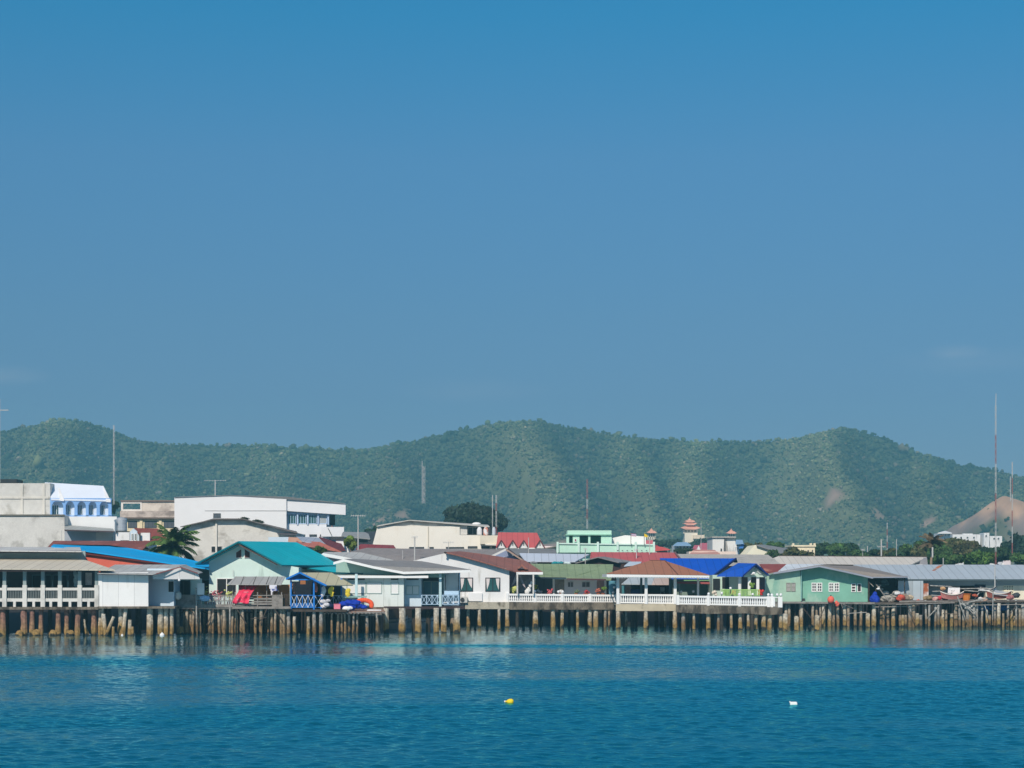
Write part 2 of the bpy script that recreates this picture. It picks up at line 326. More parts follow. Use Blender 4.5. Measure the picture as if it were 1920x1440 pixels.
# hills
RD, BD = 1500.0, 1080.0
prof = [(-900,830),(-400,835),(-150,820),(0,808),(50,797),(110,786),(150,789),(200,803),(240,820),(300,832),(400,834),(500,835),(600,841),(680,841),(760,831),(850,808),(920,793),(985,788),(1050,797),(1130,810),(1200,822),(1300,826),(1420,828),(1500,818),(1560,806),(1600,803),(1650,818),(1720,847),(1800,870),(1880,883),(1960,905),(2100,940),(2500,985),(2900,1010)]
pxs = np.array([p[0] for p in prof]); pys = np.array([p[1] for p in prof])
xs = np.linspace(-820, 820, 420); ys = np.concatenate([np.linspace(880, 1060, 46), np.linspace(1064, 1640, 150)])
gx, gy = np.meshgrid(xs, ys)
QX, QY = 254.0, 1010.0
SPURS = [(-120,-200,55,1), (120,60,70,1), (330,250,45,.5), (520,500,50,.4), (760,690,60,.6), (970,1130,66,1.1), (1170,1290,44,.8), (1300,1400,50,.7), (1530,1720,58,1.3), (1745,1840,50,.7), (1950,2000,60,.8)]
def spur(x, t):                          # ridges running down the slope: +1 on the crest, -1 in the gullies; second value: sunward side, lightened in colour as relief shading
    px = 960+x*F/(1060+420*np.clip(t, 0, 1)); px = px+38*noise2(x*.016, t*5, 71, 3)
    s = np.zeros_like(px)-.75; q = np.zeros_like(px)
    for a, b, w_, k in SPURS:
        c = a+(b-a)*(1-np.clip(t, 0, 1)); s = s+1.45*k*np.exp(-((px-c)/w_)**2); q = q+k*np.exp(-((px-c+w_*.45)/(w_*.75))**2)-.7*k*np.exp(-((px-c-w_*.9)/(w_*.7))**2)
    return s, q
def hill_z(x, y):
    px = 960+x*F/RD
    k = np.hanning(7); yy = np.interp(px, pxs, pys)
    rz = H+(HY-yy)/F*RD-1.6
    skew = x+(1500-y)*.25
    base = BD+45*noise2(skew*.012, x*0, 21, 3)
    t = np.clip((y-base)/(RD-base), 0, 1.35)
    up = np.where(t < 1, t**1.12, 1-((t-1)/.35)**2*.6)
    v = .45*noise2(skew*.020, y*.004, 33, 3)+spur(x, t)[0]; v2 = noise2(x*.06+y*.02, y*.05, 41, 3)
    fold = 4*np.clip(t, 0, 1)*(1-np.clip(t, 0, 1))
    z = 2.0+(rz-2)*up*(1+.42*fold*np.clip(v, -1.1, .5))+2.2*v2*fold
    z = z+noise2(x*.3, y*.3, 3, 2)*.7*np.clip(t*3, 0, 1)
    z = np.maximum(z, 3+ (60-3)*np.exp(-(((x+318)/62)**2+((y-1040)/70)**2))-0.0)
    rq = ((x-QX)/(42+6*noise2(y*.07, x*.03, 61, 3)))**2+((y-QY)/62)**2
    q = 3+40.5*np.clip(1-rq, 0, 1)**.62*(1+.13*noise2(x*.14, y*.05, 62, 4))+1.8*noise2(x*.25, y*.12, 63, 3)
    return np.maximum(z, np.where(rq < 1, q, 0))
hz = hill_z(gx, gy)
hm = bpy.data.materials.new('hillside'); hm.use_nodes = True
t = hm.node_tree; N = t.nodes; L = t.links; b = N['Principled BSDF']; b.inputs['Roughness'].default_value = .9; b.inputs['Specular IOR Level'].default_value = .1
a = N.new('ShaderNodeVertexColor'); a.layer_name = 'Col'; L.new(a.outputs[0], b.inputs['Base Color'])
SCARS = [(-100, 1215, 11, 34), (-84, 1240, 7, 22), (-69, 1250, 6, 20), (224, 1212, 8, 18), (236, 1195, 6, 14), (258, 1235, 5, 9), (18, 1150, 20, 13), (93, 1150, 14, 9), (128, 1160, 12, 9), (-20, 1140, 12, 8), (205, 1265, 7, 14)]
def bare(x, y):
    q = np.clip(1.2-((x-QX)/44)**2-((y-QY)/62)**2, 0, 1)*1.6*np.clip(.95+1.0*noise2(x*.11, y*.08, 64, 3), .15, 1)
    n = noise2(x*.12, y*.06, 77, 3)
    s = np.zeros_like(x)
    for cx, cy, rx, ry in SCARS: s = np.maximum(s, np.clip(1.1-((x-cx)/rx)**2-((y-cy)/ry)**2+1.1*n, 0, 1))
    return np.clip(np.maximum(q, s), 0, 1)
def dry(x, y):                           # dry grass slopes; relief shading also put in as lighter sunward spur sides
    px = 960+x*F/y
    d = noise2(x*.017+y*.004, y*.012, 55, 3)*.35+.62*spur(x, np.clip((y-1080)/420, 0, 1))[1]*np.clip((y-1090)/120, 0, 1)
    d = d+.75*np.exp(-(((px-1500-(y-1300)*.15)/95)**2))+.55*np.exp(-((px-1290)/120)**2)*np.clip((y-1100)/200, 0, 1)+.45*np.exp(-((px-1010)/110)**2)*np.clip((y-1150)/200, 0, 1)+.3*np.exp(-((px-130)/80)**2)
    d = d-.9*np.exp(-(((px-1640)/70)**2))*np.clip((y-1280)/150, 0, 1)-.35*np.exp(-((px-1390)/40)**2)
    return np.clip(d, 0, 1)
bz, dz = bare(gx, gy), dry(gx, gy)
n1 = noise2(gx*.4, gy*.2, 15, 3)
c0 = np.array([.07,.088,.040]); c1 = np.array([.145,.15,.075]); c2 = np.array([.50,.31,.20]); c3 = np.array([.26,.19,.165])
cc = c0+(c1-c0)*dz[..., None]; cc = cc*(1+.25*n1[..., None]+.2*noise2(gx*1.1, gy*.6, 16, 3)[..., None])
hq = np.clip((hz-33)/6+n1*.7, 0, 1)[..., None]
earth = c3+(c2-c3)*np.where(((gx-QX)/52)**2+((gy-QY)/70)**2 < 1, 1, 0)[..., None]*hq+np.where(((gx-QX)/52)**2+((gy-QY)/70)**2 < 1, 0, 1)[..., None]*(c2-c3)*.45
rill = noise2(gx*.9+gy*.12, gy*.10, 66, 3)[..., None]
cc = cc*(1-bz[..., None])+earth*(1+.2*n1[..., None]+.28*rill)*bz[..., None]
v = np.stack([gx, gy, hz], -1).reshape(-1, 3); nx, ny = len(xs), len(ys); i = np.arange(nx*ny).reshape(ny, nx)
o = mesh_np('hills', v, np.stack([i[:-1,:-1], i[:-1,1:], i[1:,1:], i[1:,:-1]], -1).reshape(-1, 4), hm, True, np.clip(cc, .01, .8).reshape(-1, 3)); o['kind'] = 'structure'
# the wood on the hills: some thirty thousand scrub trees
r = np.random.default_rng(11)
sp = 3.1
tx, ty = np.meshgrid(np.arange(-430, 430, sp), np.arange(905, 1535, sp*1.15)); tx = tx.ravel()+r.uniform(-2.4, 2.4, tx.size); ty = ty.ravel()+r.uniform(-2.6, 2.6, ty.size)
keep = (np.abs(tx) < ty*960/F+14) & (hill_z(tx, ty) > 4.0)
tx, ty = tx[keep], ty[keep]
dd, bb = dry(tx, ty), bare(tx, ty); clump = noise2(tx*.11, ty*.11, 88, 3)
prob = np.clip(1.06-dd*.42+clump*.40, .2, 1)*(1-np.clip(bb*1.4, 0, 1)*.97)
keep = r.random(tx.size) < prob; tx, ty, dd = tx[keep], ty[keep], dd[keep]
rad = r.lognormal(.22, .34, tx.size)*(1-.25*dd); tz = hill_z(tx, ty)
g_ = (1+5**.5)/2
ico = np.array([(-1,g_,0),(1,g_,0),(-1,-g_,0),(1,-g_,0),(0,-1,g_),(0,1,g_),(0,-1,-g_),(0,1,-g_),(g_,0,-1),(g_,0,1),(-g_,0,-1),(-g_,0,1)])/math.sqrt(1+g_*g_)
icf = np.array([(0,11,5),(0,5,1),(0,1,7),(0,7,10),(0,10,11),(1,5,9),(5,11,4),(11,10,2),(10,7,6),(7,1,8),(3,9,4),(3,4,2),(3,2,6),(3,6,8),(3,8,9),(4,9,5),(2,4,11),(6,2,10),(8,6,7),(9,8,1)])
sx, sy = np.meshgrid(np.arange(-430, 430, 2.7), np.arange(1085, 1535, 3.0)); sx = sx.ravel()+r.uniform(-1.6, 1.6, sx.size); sy = sy.ravel()+r.uniform(-1.6, 1.6, sy.size)   # low scrub between the trees
k_ = (np.abs(sx) < sy*960/F+14) & (r.random(sx.size) < .75-.72*np.clip(bare(sx, sy)*1.3, 0, 1)); sx, sy = sx[k_], sy[k_]; n0 = tx.size
tx, ty = np.concatenate([tx, sx]), np.concatenate([ty, sy]); dd = np.concatenate([dd, dry(sx, sy)]); tz = np.concatenate([tz, hill_z(sx, sy)-.3]); rad = np.concatenate([rad, r.lognormal(-.28, .3, sx.size)])
low = (np.arange(tx.size) >= n0)[:, None]
V = []; C = []
base = np.array([.045,.068,.026]); alt = np.array([.105,.120,.052]); deep = np.array([.020,.044,.026]); grey = np.array([.15,.13,.095])
k1, k2, k3 = r.random(tx.size)[:, None], r.random(tx.size)[:, None], r.random(tx.size)[:, None]
zone = noise2(tx*.020+ty*.006, ty*.012, 99, 4)[:, None]; zf = np.clip(1.12+.42*zone+.8*(dd[:, None]-.26), .45, 2.2)  # tree tones by zone; dd also carries the painted relief shading
tc_ = base+(deep-base)*np.clip(k1*1.3-.3, 0, 1)+(alt-base)*(np.clip(k2*1.4-.55, 0, 1)+.7*dd[:, None]*k3)+(grey-base)*np.where(k3 > .93, .8, 0)
dl = np.clip(dd[:, None]*1.5, 0, 1); tc_ = np.where(low, tc_*.5+.5*(np.array([.050,.072,.032])*(1-dl)+np.array([.15,.155,.075])*dl), tc_)
for q in range(2):
    n = tx.size; off = r.normal(0, .42, (n, 3))*rad[:, None]; rr = rad*r.uniform(.5, .85, n)
    pts = ico[None]*rr[:, None, None]*r.uniform(.5, 1.5, (n, 12, 1))*np.array([1, 1, 1.0])
    c = np.stack([tx, ty, tz+rad*.75], -1)+off*np.array([1, 1, .55])
    V.append(pts+c[:, None]); C.append(np.repeat((tc_*zf*r.uniform(.62, 1.4, (n, 1)))[:, None], 12, 1))
V = np.concatenate(V).reshape(-1, 3); C = np.concatenate(C).reshape(-1, 3)
nf = len(V)//12; Q = (icf[None]+np.arange(nf)[:, None, None]*12).reshape(-1, 3)
o = mesh_np('hillside_forest', V, Q, attr_mat('forest foliage', .9), False, C)
o['kind'] = 'stuff'; o['label'] = 'scrubby green woodland covering the hills behind the town'; o['category'] = 'forest'
# haze
hb = MB(); hb.box(-1000, 1000, -450, 1700, -4, 150)
hv = bpy.data.materials.new('haze'); hv.use_nodes = True; t = hv.node_tree; t.nodes.clear()
vo = t.nodes.new('ShaderNodeVolumePrincipled'); mo = t.nodes.new('ShaderNodeOutputMaterial'); t.links.new(vo.outputs[0], mo.inputs['Volume'])
vo.inputs['Color'].default_value = (.30,.82,1.0,1); vo.inputs['Density'].default_value = .00043; vo.inputs['Anisotropy'].default_value = 0.0
o = hb.build('haze', hv, origin=(0, 600, -4)); o['kind'] = 'stuff'; o['label'] = 'thin blue haze over the bay and hills'; o['category'] = 'haze'
# ================================================================ houses on piles along the water, from the veranda house eastwards
def lattice_rail(name, parent, m, x0, x1, yt, yb, d, nx, mx=None):
    b = MB(); r = .035
    b.bar((x0,yt,d), (x1,yt,d), r); b.bar((x0,yb,d), (x1,yb,d), r)
    for i in range(nx+1):
        x = x0+(x1-x0)*i/nx; b.bar((x,yt,d), (x,yb,d), r)
    o = b.build(name, m, parent)
    b = MB()
    for i in range(nx):
        a, c = x0+(x1-x0)*i/nx, x0+(x1-x0)*(i+1)/nx
        b.bar((a,yt,d-.02), (c,yb,d-.02), .022); b.bar((c,yt,d-.02), (a,yb,d-.02), .022)
    b.build('lattice', mx or m, o)
    return o
def rand_piles(parent, x0, x1, n, d0, d1, w, ytop_z, m, lean=.05):
    for i in range(n):
        pile(parent, x0+(x1-x0)*(i+random.uniform(.15, .85))/n, random.uniform(d0, d1), w*random.uniform(.75, 1.2), 0, m, lean=random.uniform(-lean, lean), top=ytop_z)

# ---- grey veranda house at the edge of the picture
t = thing('veranda_house', 'long grey veranda house with beige awning roof on reddish concrete piles', 'house', 60, 162)
GG = mat('grey green paint', S(150,165,165), var=.08, stain=.25, scol=S(110,120,118))
BEIGE = mat('beige roof sheet', S(212,204,186), var=.05, sheet=.18, stain=.15, scol=S(170,155,130))
DKBR = mat('dark brown fascia', S(62,48,50), var=.15)
PB('wall', GG, t, -160, 160, 1033, 1090, 164.6, .2)
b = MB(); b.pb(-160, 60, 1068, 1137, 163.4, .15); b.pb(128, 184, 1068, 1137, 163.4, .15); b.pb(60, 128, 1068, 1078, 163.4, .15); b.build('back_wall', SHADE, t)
for x0, x1 in ((60, 79), (84, 98), (99, 112), (113, 127)): window(t, x0, x1, 1077, 1130, 163.4, mat('dark teal frame', S(70,95,100)), DARK, 1, 1, .1, name='door')
o = SLAB('upper_roof', mat('pale corrugated roof', S(205,205,202), sheet=.25), t, [(-160,1031,162.6),(153,1033.5,162.6),(150,1026,171),(-160,1025,171)], .08)
o = PB('fascia', DKBR, o, -160, 152, 1032.5, 1036.5, 162.8, .12)  # dark strip painted in for the shade under the eave
a = SLAB('awning_roof', BEIGE, t, [(-160,1064.5,157),(216,1068.5,157),(152,1047,164.4),(-160,1046,164.4)], .07)
PB('fascia', DKBR, a, -160, 214, 1068.2, 1071.5, 157.1, .08)
for i, x in enumerate((-118, -70, -30, 8, 46, 80, 112, 149, 181)):
    PB('column', GG, t, x-3.2, x+3.2, 1068, 1100, 158, .25); PB('column_base', CONCL, t, x-4, x+4, 1097, 1138, 157.9, .32)
PB('top_rail', CONCL, t, -160, 184, 1102, 1107, 158, .22); PB('bottom_beam', CONCL, t, -160, 184, 1122, 1128, 158, .22)
b = MB()
for x in np.arange(-158, 183, 3.1): b.pb(x, x+1.4, 1107, 1122, 158.08, .06)
b.build('baluster_grille', mat('grey grille', S(120,128,128)), t)
for x in (-90, -50, -10, 27, 63, 95, 131, 166): PB('stub_post', CONCL, t, x-2.4, x+2.4, 1128, 1138, 158, .25)
PB('floor', CONCD, t, -160, 184, 1138, 1143, 157.7, 12)
b = MB(); b.pb(-160, 184, 1128, 1138, 158.6, .1); b.build('void_shade', SHADE, t)  # dark sheet standing for the shaded void below the rail beam
for x, w_ in ((-125,11),(-88,10),(-52,11),(-24,10),(6,11),(45,12),(60,9),(77,9),(109,10),(125,9),(146,10),(176,10)): pile(t, x, 157.9+random.uniform(0,.6), w_, 1142, PILEL, lean=random.uniform(-.02,.02))
rand_piles(t, -150, 180, 9, 160, 168, 8, Z(1142,158), PILED, .02)
for (x, w_, h) in ((37, 9, .5), (69, 8, .6), (100, 10, .55), (132, 9, .5)):   # oyster-covered footings
    b = MB(); b.ball((X(x,157.6), 157.5, .1), .34, 9, 6, (1,.8,h*1.9), .14); b.build('footing', PILEC, t)
c = MB(); c.box(X(160,160.5), X(172,160.5), 160.5, 160.56, Z(1097,160.5), Z(1074,160.5)); tag(c.build('poster', mat('pale poster', S(190,190,190), var=.25, vs=4)), 'pale poster hanging in the dark end bay of the grey veranda', 'poster')
c = MB()
for k in range(6): c.ball((X(142+random.uniform(-2,2),159.4), 159.4, Z(1076+k*4,159.4)), .2, 7, 5, (.8,.5,1.2), .2)
tag(c.build('hanging_laundry', mat('grey laundry', S(140,165,170), var=.3, vs=3)), 'grey laundry hung from the eave of the veranda house', 'laundry')
c = MB(); c.tube((X(158,157.6),157.7,.9), (X(170,157.6),157.6,-.6), .09, .11); c.tube((X(163,157.4),157.4,-.5), (X(158,157.4),157.4,1.3), .08, .07)
tag(c.build('broken_post', PILEC), 'broken leaning posts in the water under the end of the veranda', 'post')

# ---- long bright blue roof behind, orange red gable
t = thing('blue_roof_house', 'house with a long bright sky blue roof and orange red gable wall', 'house', 250, 174)
SKYB = mat('sky blue roof sheet', S(0,172,238), var=.05, rough=.55, sheet=.12, sax=1)
SLAB('roof', SKYB, t, [(96,1024,170),(152,1031,167),(384,1065,167),(397,1058.5,176),(330,1043,179),(240,1027,181),(205,1022,181),(100,1020.5,181)], .1)
POLY('gable_wall', mat('orange red paint', S(225,110,90), var=.1, stain=.3, scol=S(150,70,60)), t, [(128,1035),(160,1035),(300,1056),(365,1063),(365,1120),(128,1120)], 167.35, 6)
BARS('barge_board', mat('dark red board', S(120,50,45)), t, [((140,1035.6,167.1),(384,1067,167.1))], .07)
rand_piles(t, 190, 370, 7, 171, 178, 7, Z(1118,170), PILED, .02)
t = thing('rusty_roof_house', 'low house with rusty red and pale roofing sheets behind the sky blue roof', 'house', 180, 192)
b = MB(); b.slab([(88,1027,188),(268,1030,188),(285,1014,197),(100,1014,197)], .08); b.build('roof', mat('rusty red roof', S(150,85,72), var=.2, vs=.5, sheet=.5, col2=S(215,210,205), c2th=.62, c2s=.3), t)
b = MB(); b.pb(90, 268, 1029, 1062, 188.6, 8); b.build('wall', CONCL, t)

# ---- white boarded shed house
t = thing('white_shed_house', 'white shed house with plain front wall and small gabled porch on thick whitish piles', 'house', 260, 160)
SHW = mat('white boarding', (.83,.83,.82), var=.03, vs=2, stain=.5, scol=S(190,188,182), svec=(2,2,.3), sth=.57, joint=1.25)
b = MB(); b.pb(183.5, 278, 1073, 1137, 158, .2); b.pb(183.5, 186, 1073, 1137, 158.2, 6); b.build('front_wall', SHW, t)
PB('wall', BLUEW, t, 276, 326, 1066, 1137, 160, 4); PB('wall_back', MINTW, t, 330, 378, 1085, 1137, 163, .2)
SLAB('roof', mat('corrugated shed roof', S(185,186,184), sheet=.35, stain=.35, scol=S(140,135,128)), t, [(183,1074.5,157.2),(286,1076.5,157.2),(337,1061.5,158),(350,1058.5,164.4),(216,1058.5,164.4)], .06)
BARS('fascia', mat('red brown fascia', S(130,75,75)), t, [((183,1076.2,157.3),(286,1078,157.3)), ((286,1078,157.3),(338,1063.3,157.6)), ((338,1063.3,157.6),(371,1075,157.6))], .055)
g = POLY('porch_gable', mat('porch gable boards', S(214,214,214), var=.03, joint=1.2), t, [(287,1077.5),(338,1064),(371,1075),(375,1086),(287,1086)], 157.9, .1)
SLAB('porch_roof', GREYR, t, [(337.5,1062.5,157.7),(373,1075,157.7),(380,1073,164),(348,1058.5,164)], .06)
window(t, 315, 327, 1089, 1111, 160, BLUEW, DARK, 1, 1, .05); window(t, 332, 357, 1088, 1120, 163, SHADE, DARK, 2, 1, .06, name='door')
PB('floor', CONCD, t, 183, 328, 1137, 1141, 157.7, 8)
for x, w_, l in ((188,8,0),(193,5,.1),(227,10,.02),(236,8,.2),(281,12,0),(301,11,0),(311,10,0),(322,7,0)): pile(t, x, 158.2+random.uniform(0,.5), w_, 1140, PILEC, lean=l)
rand_piles(t, 190, 322, 6, 161, 165, 8, Z(1140,158), PILED, .02)
for px, wd, hh, an in ((205, 7, 1.5, .45), (196, 8, 1.7, -.12), (243, 8, 1.25, .02), (212, 6, .7, 0), (248, 6, .7, 0)):
    b = MB(); x = X(px,157.4); b.tube((x-an*1.2,157.4,-.6), (x+an*hh*.5,157.5,hh), wd*.022, wd*.018, 8)
    tag(b.build('broken_pile', PILEC), {205:'leaning broken pile stump under the white shed wall', 196:'upright stump beside the leaning broken pile under the white shed', 243:'tapering oyster crusted stump beside the second thick pile of the white shed', 212:'short stump low in the water under the white shed wall, by the leaning stump', 248:'short dark stump in the water under the middle of the white shed'}[px], 'pile')
b = MB(); b.ball((X(304,157.3),157.3,.02), .2, 10, 7); b.lathe((X(304,157.3),157.3,.1), [(.05,.1),(.05,.16)], 6); tag(b.build('float', WHITEC), 'white ball float bobbing under the white shed house', 'float')
b = MB(); b.ball((X(229,157),157,.02), .1, 8, 6); b.lathe((X(229,157),157,.08), [(.03,0),(.03,.07)], 6); tag(b.build('float', WHITEC), 'tiny white float by the second pile of the white shed', 'float')
b = MB(); b.ball((X(336,157.9),157.9,Z(1088,157.9)), .1, 8, 6); b.lathe((X(336,157.9),157.9,Z(1087,157.9)), [(.03,0),(.03,.25)], 6); tag(b.build('bulb_lamp', WHITEC), 'round white lamp hanging under the porch gable', 'lamp')

# ---- mint house with the teal roof
t = thing('mint_gable_house', 'mint white gabled house with a large teal metal roof', 'house', 480, 170)
TEAL = mat('teal roof sheet', S(0,184,198), var=.05, rough=.55, sheet=.10, sax=1, stain=.12, scol=S(40,150,155))
DRED = mat('dark red timber', S(92,48,44), var=.2)
POLY('wall', MINTW, t, [(392,1047),(447,1020),(524,1058),(560,1064),(560,1140),(392,1140)], 168.6, 9)
r_ = MB(); r_.slab([(447,1014.5,167.4),(529,1059,167.4),(637,1060,176),(604,1040,177),(556,1016.5,178)], .12); r_.slab([(447,1014.5,167.4),(556,1016.5,178),(470,1053,178),(366,1057,167.4)], .12); rf = r_.build('roof', TEAL, t)
BARS('barge_board', mat('teal board', S(0,120,135)), rf, [((366,1057.5,167.3),(447,1015.6,167.3)), ((447,1015.6,167.3),(529,1060,167.3)), ((529,1060.5,167.4),(637,1061.5,175.9))], .07)
BARS('soffit_beam', mat('brown soffit', S(120,80,66)), rf, [((378,1056,167.5),(447,1020.5,167.5)), ((447,1020.5,167.5),(520,1059,167.5))], .05)
lr = SLAB('lean_to_roof', TEAL, t, [(552,1060.5,173.5),(640,1062.5,174.5),(694,1074.5,167.8),(624,1072,167.6)], .1)
BARS('fascia', mat('dark teal board', S(0,75,85)), lr, [((624,1074,167.5),(694,1076.5,167.7)), ((553,1063,173),(624,1074,167.5))], .09)
PB('side_wall', MINTW, t, 560, 626, 1066, 1140, 174.6, 3)
for x0, x1, pts in ((442, 453, [(442,1035),(453,1029),(453,1046.5),(442,1046.5)]), (458, 469, [(458,1029),(469,1035),(469,1046.5),(458,1046.5)])):
    o = POLY('gable_vent', WHITEC, t, pts, 168.52, .08); POLY('pane', DRED, o, [(x+(.9 if i in (0,3) else -.9), y+(1 if i < 2 else -1)) for i, (x, y) in enumerate(pts)], 168.49, .05)
window(t, 406, 444, 1084, 1117, 168.6, WHITEC, DARK, 2, 1, .07); window(t, 446, 500, 1092, 1122, 168.6, MINTW, DARK, 3, 1, .06, name='door')
w_ = POLY('side_wing', mat('blue green wall', S(120,165,165), var=.1), t, [(373,1066),(393,1062),(393,1138),(373,1138)], 169.8, 5)
PB('opening', DARK, t, 374, 391, 1088, 1108, 169.7, .12)
SLAB('side_roof', SKYB, t, [(359,1061.5,168),(392,1066.5,168),(394,1058,173),(366,1055,173)], .08)
SLAB('floor', WOODD, t, [(372,1137,166.7),(690,1140,166.7),(690,1136,180),(372,1134,180)], .2)
rand_piles(t, 395, 690, 14, 170, 178, 8, Z(1139,168), PILED, .02)

# ---- grey timber deck with the awning
t = thing('timber_deck', 'grey weathered timber deck on thin crooked wooden piles before the mint house', 'deck', 430, 162.6)
SLAB('deck_boards', WOODG, t, [(326,1138,160.8),(545,1139.5,160.8),(545,1134,166.6),(326,1134,166.6)], .14)
b = MB(); b.pb(326, 436, 1133, 1139, 160.7, .1); b.pb(436, 545, 1137, 1141.5, 160.7, .12); b.build('edge_beam', WOODG, t)
b = MB(); b.bar((329,1117,160.9),(440,1116,160.9), .05); b.bar((332,1126,160.9),(440,1126,160.9), .03)
for x in (329, 347, 367, 385, 403, 421, 438): b.bar((x,1116,160.9),(x,1136,160.9), .05)
rl = b.build('railing', WOODG, t)
b = MB()
for x in np.arange(388, 438, 3.3): b.pb(x, x+1.7, 1118, 1133, 160.94, .03)
b.build('picket_panel', mat('pale pickets', S(175,180,182), var=.2, vs=5), rl)
PB('board_screen', WOODG, t, 329, 366, 1115, 1134, 161, .06)
b = MB(); b.bar((440,1117,160.8),(530,1116,160.8), .05)
for y in (1121, 1126.5, 1131): b.pb(441, 513, y, y+3.2, 160.82, .05)
for x in (441, 464, 483, 511, 528): b.bar((x,1110,160.85),(x,1139,160.85), .06)
b.pb(512, 530, 1117, 1137, 160.8, .06); b.build('plank_railing', WOODG, t)
for x in (533, 536.5, 540): BARS('post', WOODD, t, [((x,1113,161.2),(x,1138,161.2))], .05)
for x, l in ((334,0),(351,.04),(357,.0),(363,.1),(369,0),(374,-.05),(393,.0),(399,.02),(409,-.12),(416,.14),(420,.02),(424,0),(431,0),(436,.02),(443,0),(452,0),(455,-.1),(479,0),(490,.04),(509,0),(516,0),(527,0),(532,0)):
    pile(t, x, 161+random.uniform(0,.9), random.choice((4.6,5.4,6.2)), 1140, PILEW, lean=l)
rand_piles(t, 330, 540, 26, 162.2, 166.4, 4.6, Z(1140,161), PILEW)
b = MB(); b.ball((X(339,161.1), 161.1, .25), .3, 8, 6, (1,.7,1.3), .15); b.build('footing', PILEC, t)
b = MB(); b.pb(337, 366, 1143, 1145, 161.3, .08); b.pb(332, 545, 1147, 1149, 162.2, .08); b.build('cross_brace', WOODD, t)
for xa, ya, xb, yb in ((357,1141,372,1168),(401,1142,388,1172),(445,1143,462,1170),(470,1160,500,1158),(500,1142,488,1170),(515,1142,531,1166)): BARS('brace', WOODD, t, [((xa,ya,160.7),(xb,yb,160.8))], .05)
pole = MB(); pole.bar((368,1102,160.6),(368.5,1184,160.6), .065, 6); tag(pole.build('mooring_pole', PILEG), 'tall grey pole standing in front of the timber deck railing', 'pole')
pole = MB(); pole.bar((431,1137,160.5),(431,1186,160.5), .07, 6); tag(pole.build('mooring_pole', PILEG), 'grey pole in the water before the middle of the timber deck', 'pole')
t = thing('deck_awning', 'awning of five grey fibre sheets on thin posts over the timber deck', 'awning', 480, 162.6, Z(1138,162.6))
SLAB('awning_roof', mat('fibre sheets', S(178,178,175), var=.06, sheet=.3, stain=.3, scol=S(135,130,125)), t, [(426,1095.5,161),(527,1096,161),(535,1081,164.6),(441,1081,164.6)], .05)
b = MB()
for x in (451.5, 474.5, 499, 515): b.slab([(x-.5,1095,160.96),(x+.4,1095,160.96),(x+6.4,1080.6,164.6),(x+5.4,1080.6,164.6)], .03)
b.build('batten', WOODD, t)
for x, d_ in ((436,161.6),(460,161.6),(500,161.6),(522,161.6)): BARS('post', WOODG, t, [((x,1096,d_),(x,1138,d_))], .045)
PB('back_boards', mat('orange plywood', S(190,120,62), var=.25, vs=2), t, 476, 543, 1096, 1137, 164.8, .1)
# red quilt drawn over the rail
b = MB(); nu, nv = 14, 14; vs = []; fs = []
for j in range(nv+1):
    for i in range(nu+1):
        u, v = i/nu, j/nv
        pxx = (449+u*32)*(1-v)+(437.5+u*27)*v + 2.0*math.sin(v*5+u*2); pyy = 1097+v*34+1.2*math.sin(u*9)*v
        vs.append(P(pxx, pyy, 162.6-2.1*min(1, v/.5)+.09*math.sin(u*17)+.06*math.sin(v*13+u*5)))
for j in range(nv):
    for i in range(nu): fs.append((j*(nu+1)+i, j*(nu+1)+i+1, (j+1)*(nu+1)+i+1, (j+1)*(nu+1)+i))
b.add(vs, fs); o = b.build('red_quilt', mat('red quilt cloth', S(238,60,95), var=.12, vs=2.2, col2=S(245,150,162.6), c2th=.6, c2s=3.2), None, True)
md = o.modifiers.new('thick', 'SOLIDIFY'); md.thickness = .03
tag(o, 'bright red patterned quilt hung out over the deck railing under the awning', 'quilt')
b = MB(); b.pb(370, 383, 1093.5, 1115, 160.6, .06); s_ = thing('signboard', 'blank white signboard on a post at the deck railing', 'sign', 376, 160.6, Z(1117,160.6)); b.build('board', WHITEC, s_); BARS('post', WOODG, s_, [((376,1115,160.7),(376,1136,160.7))], .04)
b = MB(); b.ball((X(334,160.7), 160.7, Z(1117,160.7)), .34, 10, 7, (.85,.7,1), .08); tag(b.build('sack', mat('cream sack', S(222,216,205), var=.08)), 'cream sack set on the deck boards beside the porch', 'sack')
b = MB(); b.ball((X(384,160.6), 160.55, Z(1122,160.55)), .3, 9, 7, (1.4,.6,.8), .1); tag(b.build('basin', mat('pale blue plastic', S(162.6,195,225))), 'pale blue bundle hung on the deck rail beneath the signboard', 'bundle')
for i, (x, h, c, lb) in enumerate(((388,.5,(170,160,70),'yellow green potted plant behind the deck rail, by the signboard'),(396,.35,(190,90,100),'pink flowering pot on the deck behind the pickets'),(402,.4,(205,120,135),'pale pink flowering pot on the deck near the window'),(412,.5,(190,110,110),'tall dusty red potted flower on the deck in front of the window'),(430,.55,(200,205,130),'pale yellow green potted shrub by the awning post'))):
    p_ = thing('potted_plant', lb, 'plant', x, 161.6, Z(1135,161.6), 'potted plants on the timber deck'); b = MB()
    b.lathe((X(x,161.6),161.6,Z(1135,161.6)), [(.16,0),(.22,.32)], 8); b.build('pot', mat('clay pot', S(160,95,70)), p_)
    b = MB()
    for k in range(26):
        q = Vector((X(x,161.6)+random.gauss(0,.16), 161.6+random.gauss(0,.14), Z(1135,161.6)+.75+random.gauss(0,.5)*h)); b.ball(q, random.uniform(.06,.13), 5, 4, (1,1,.7), .3)
    b.build('leaves', mat('pot foliage %d' % i, S(*c), var=.35, vs=6), p_)
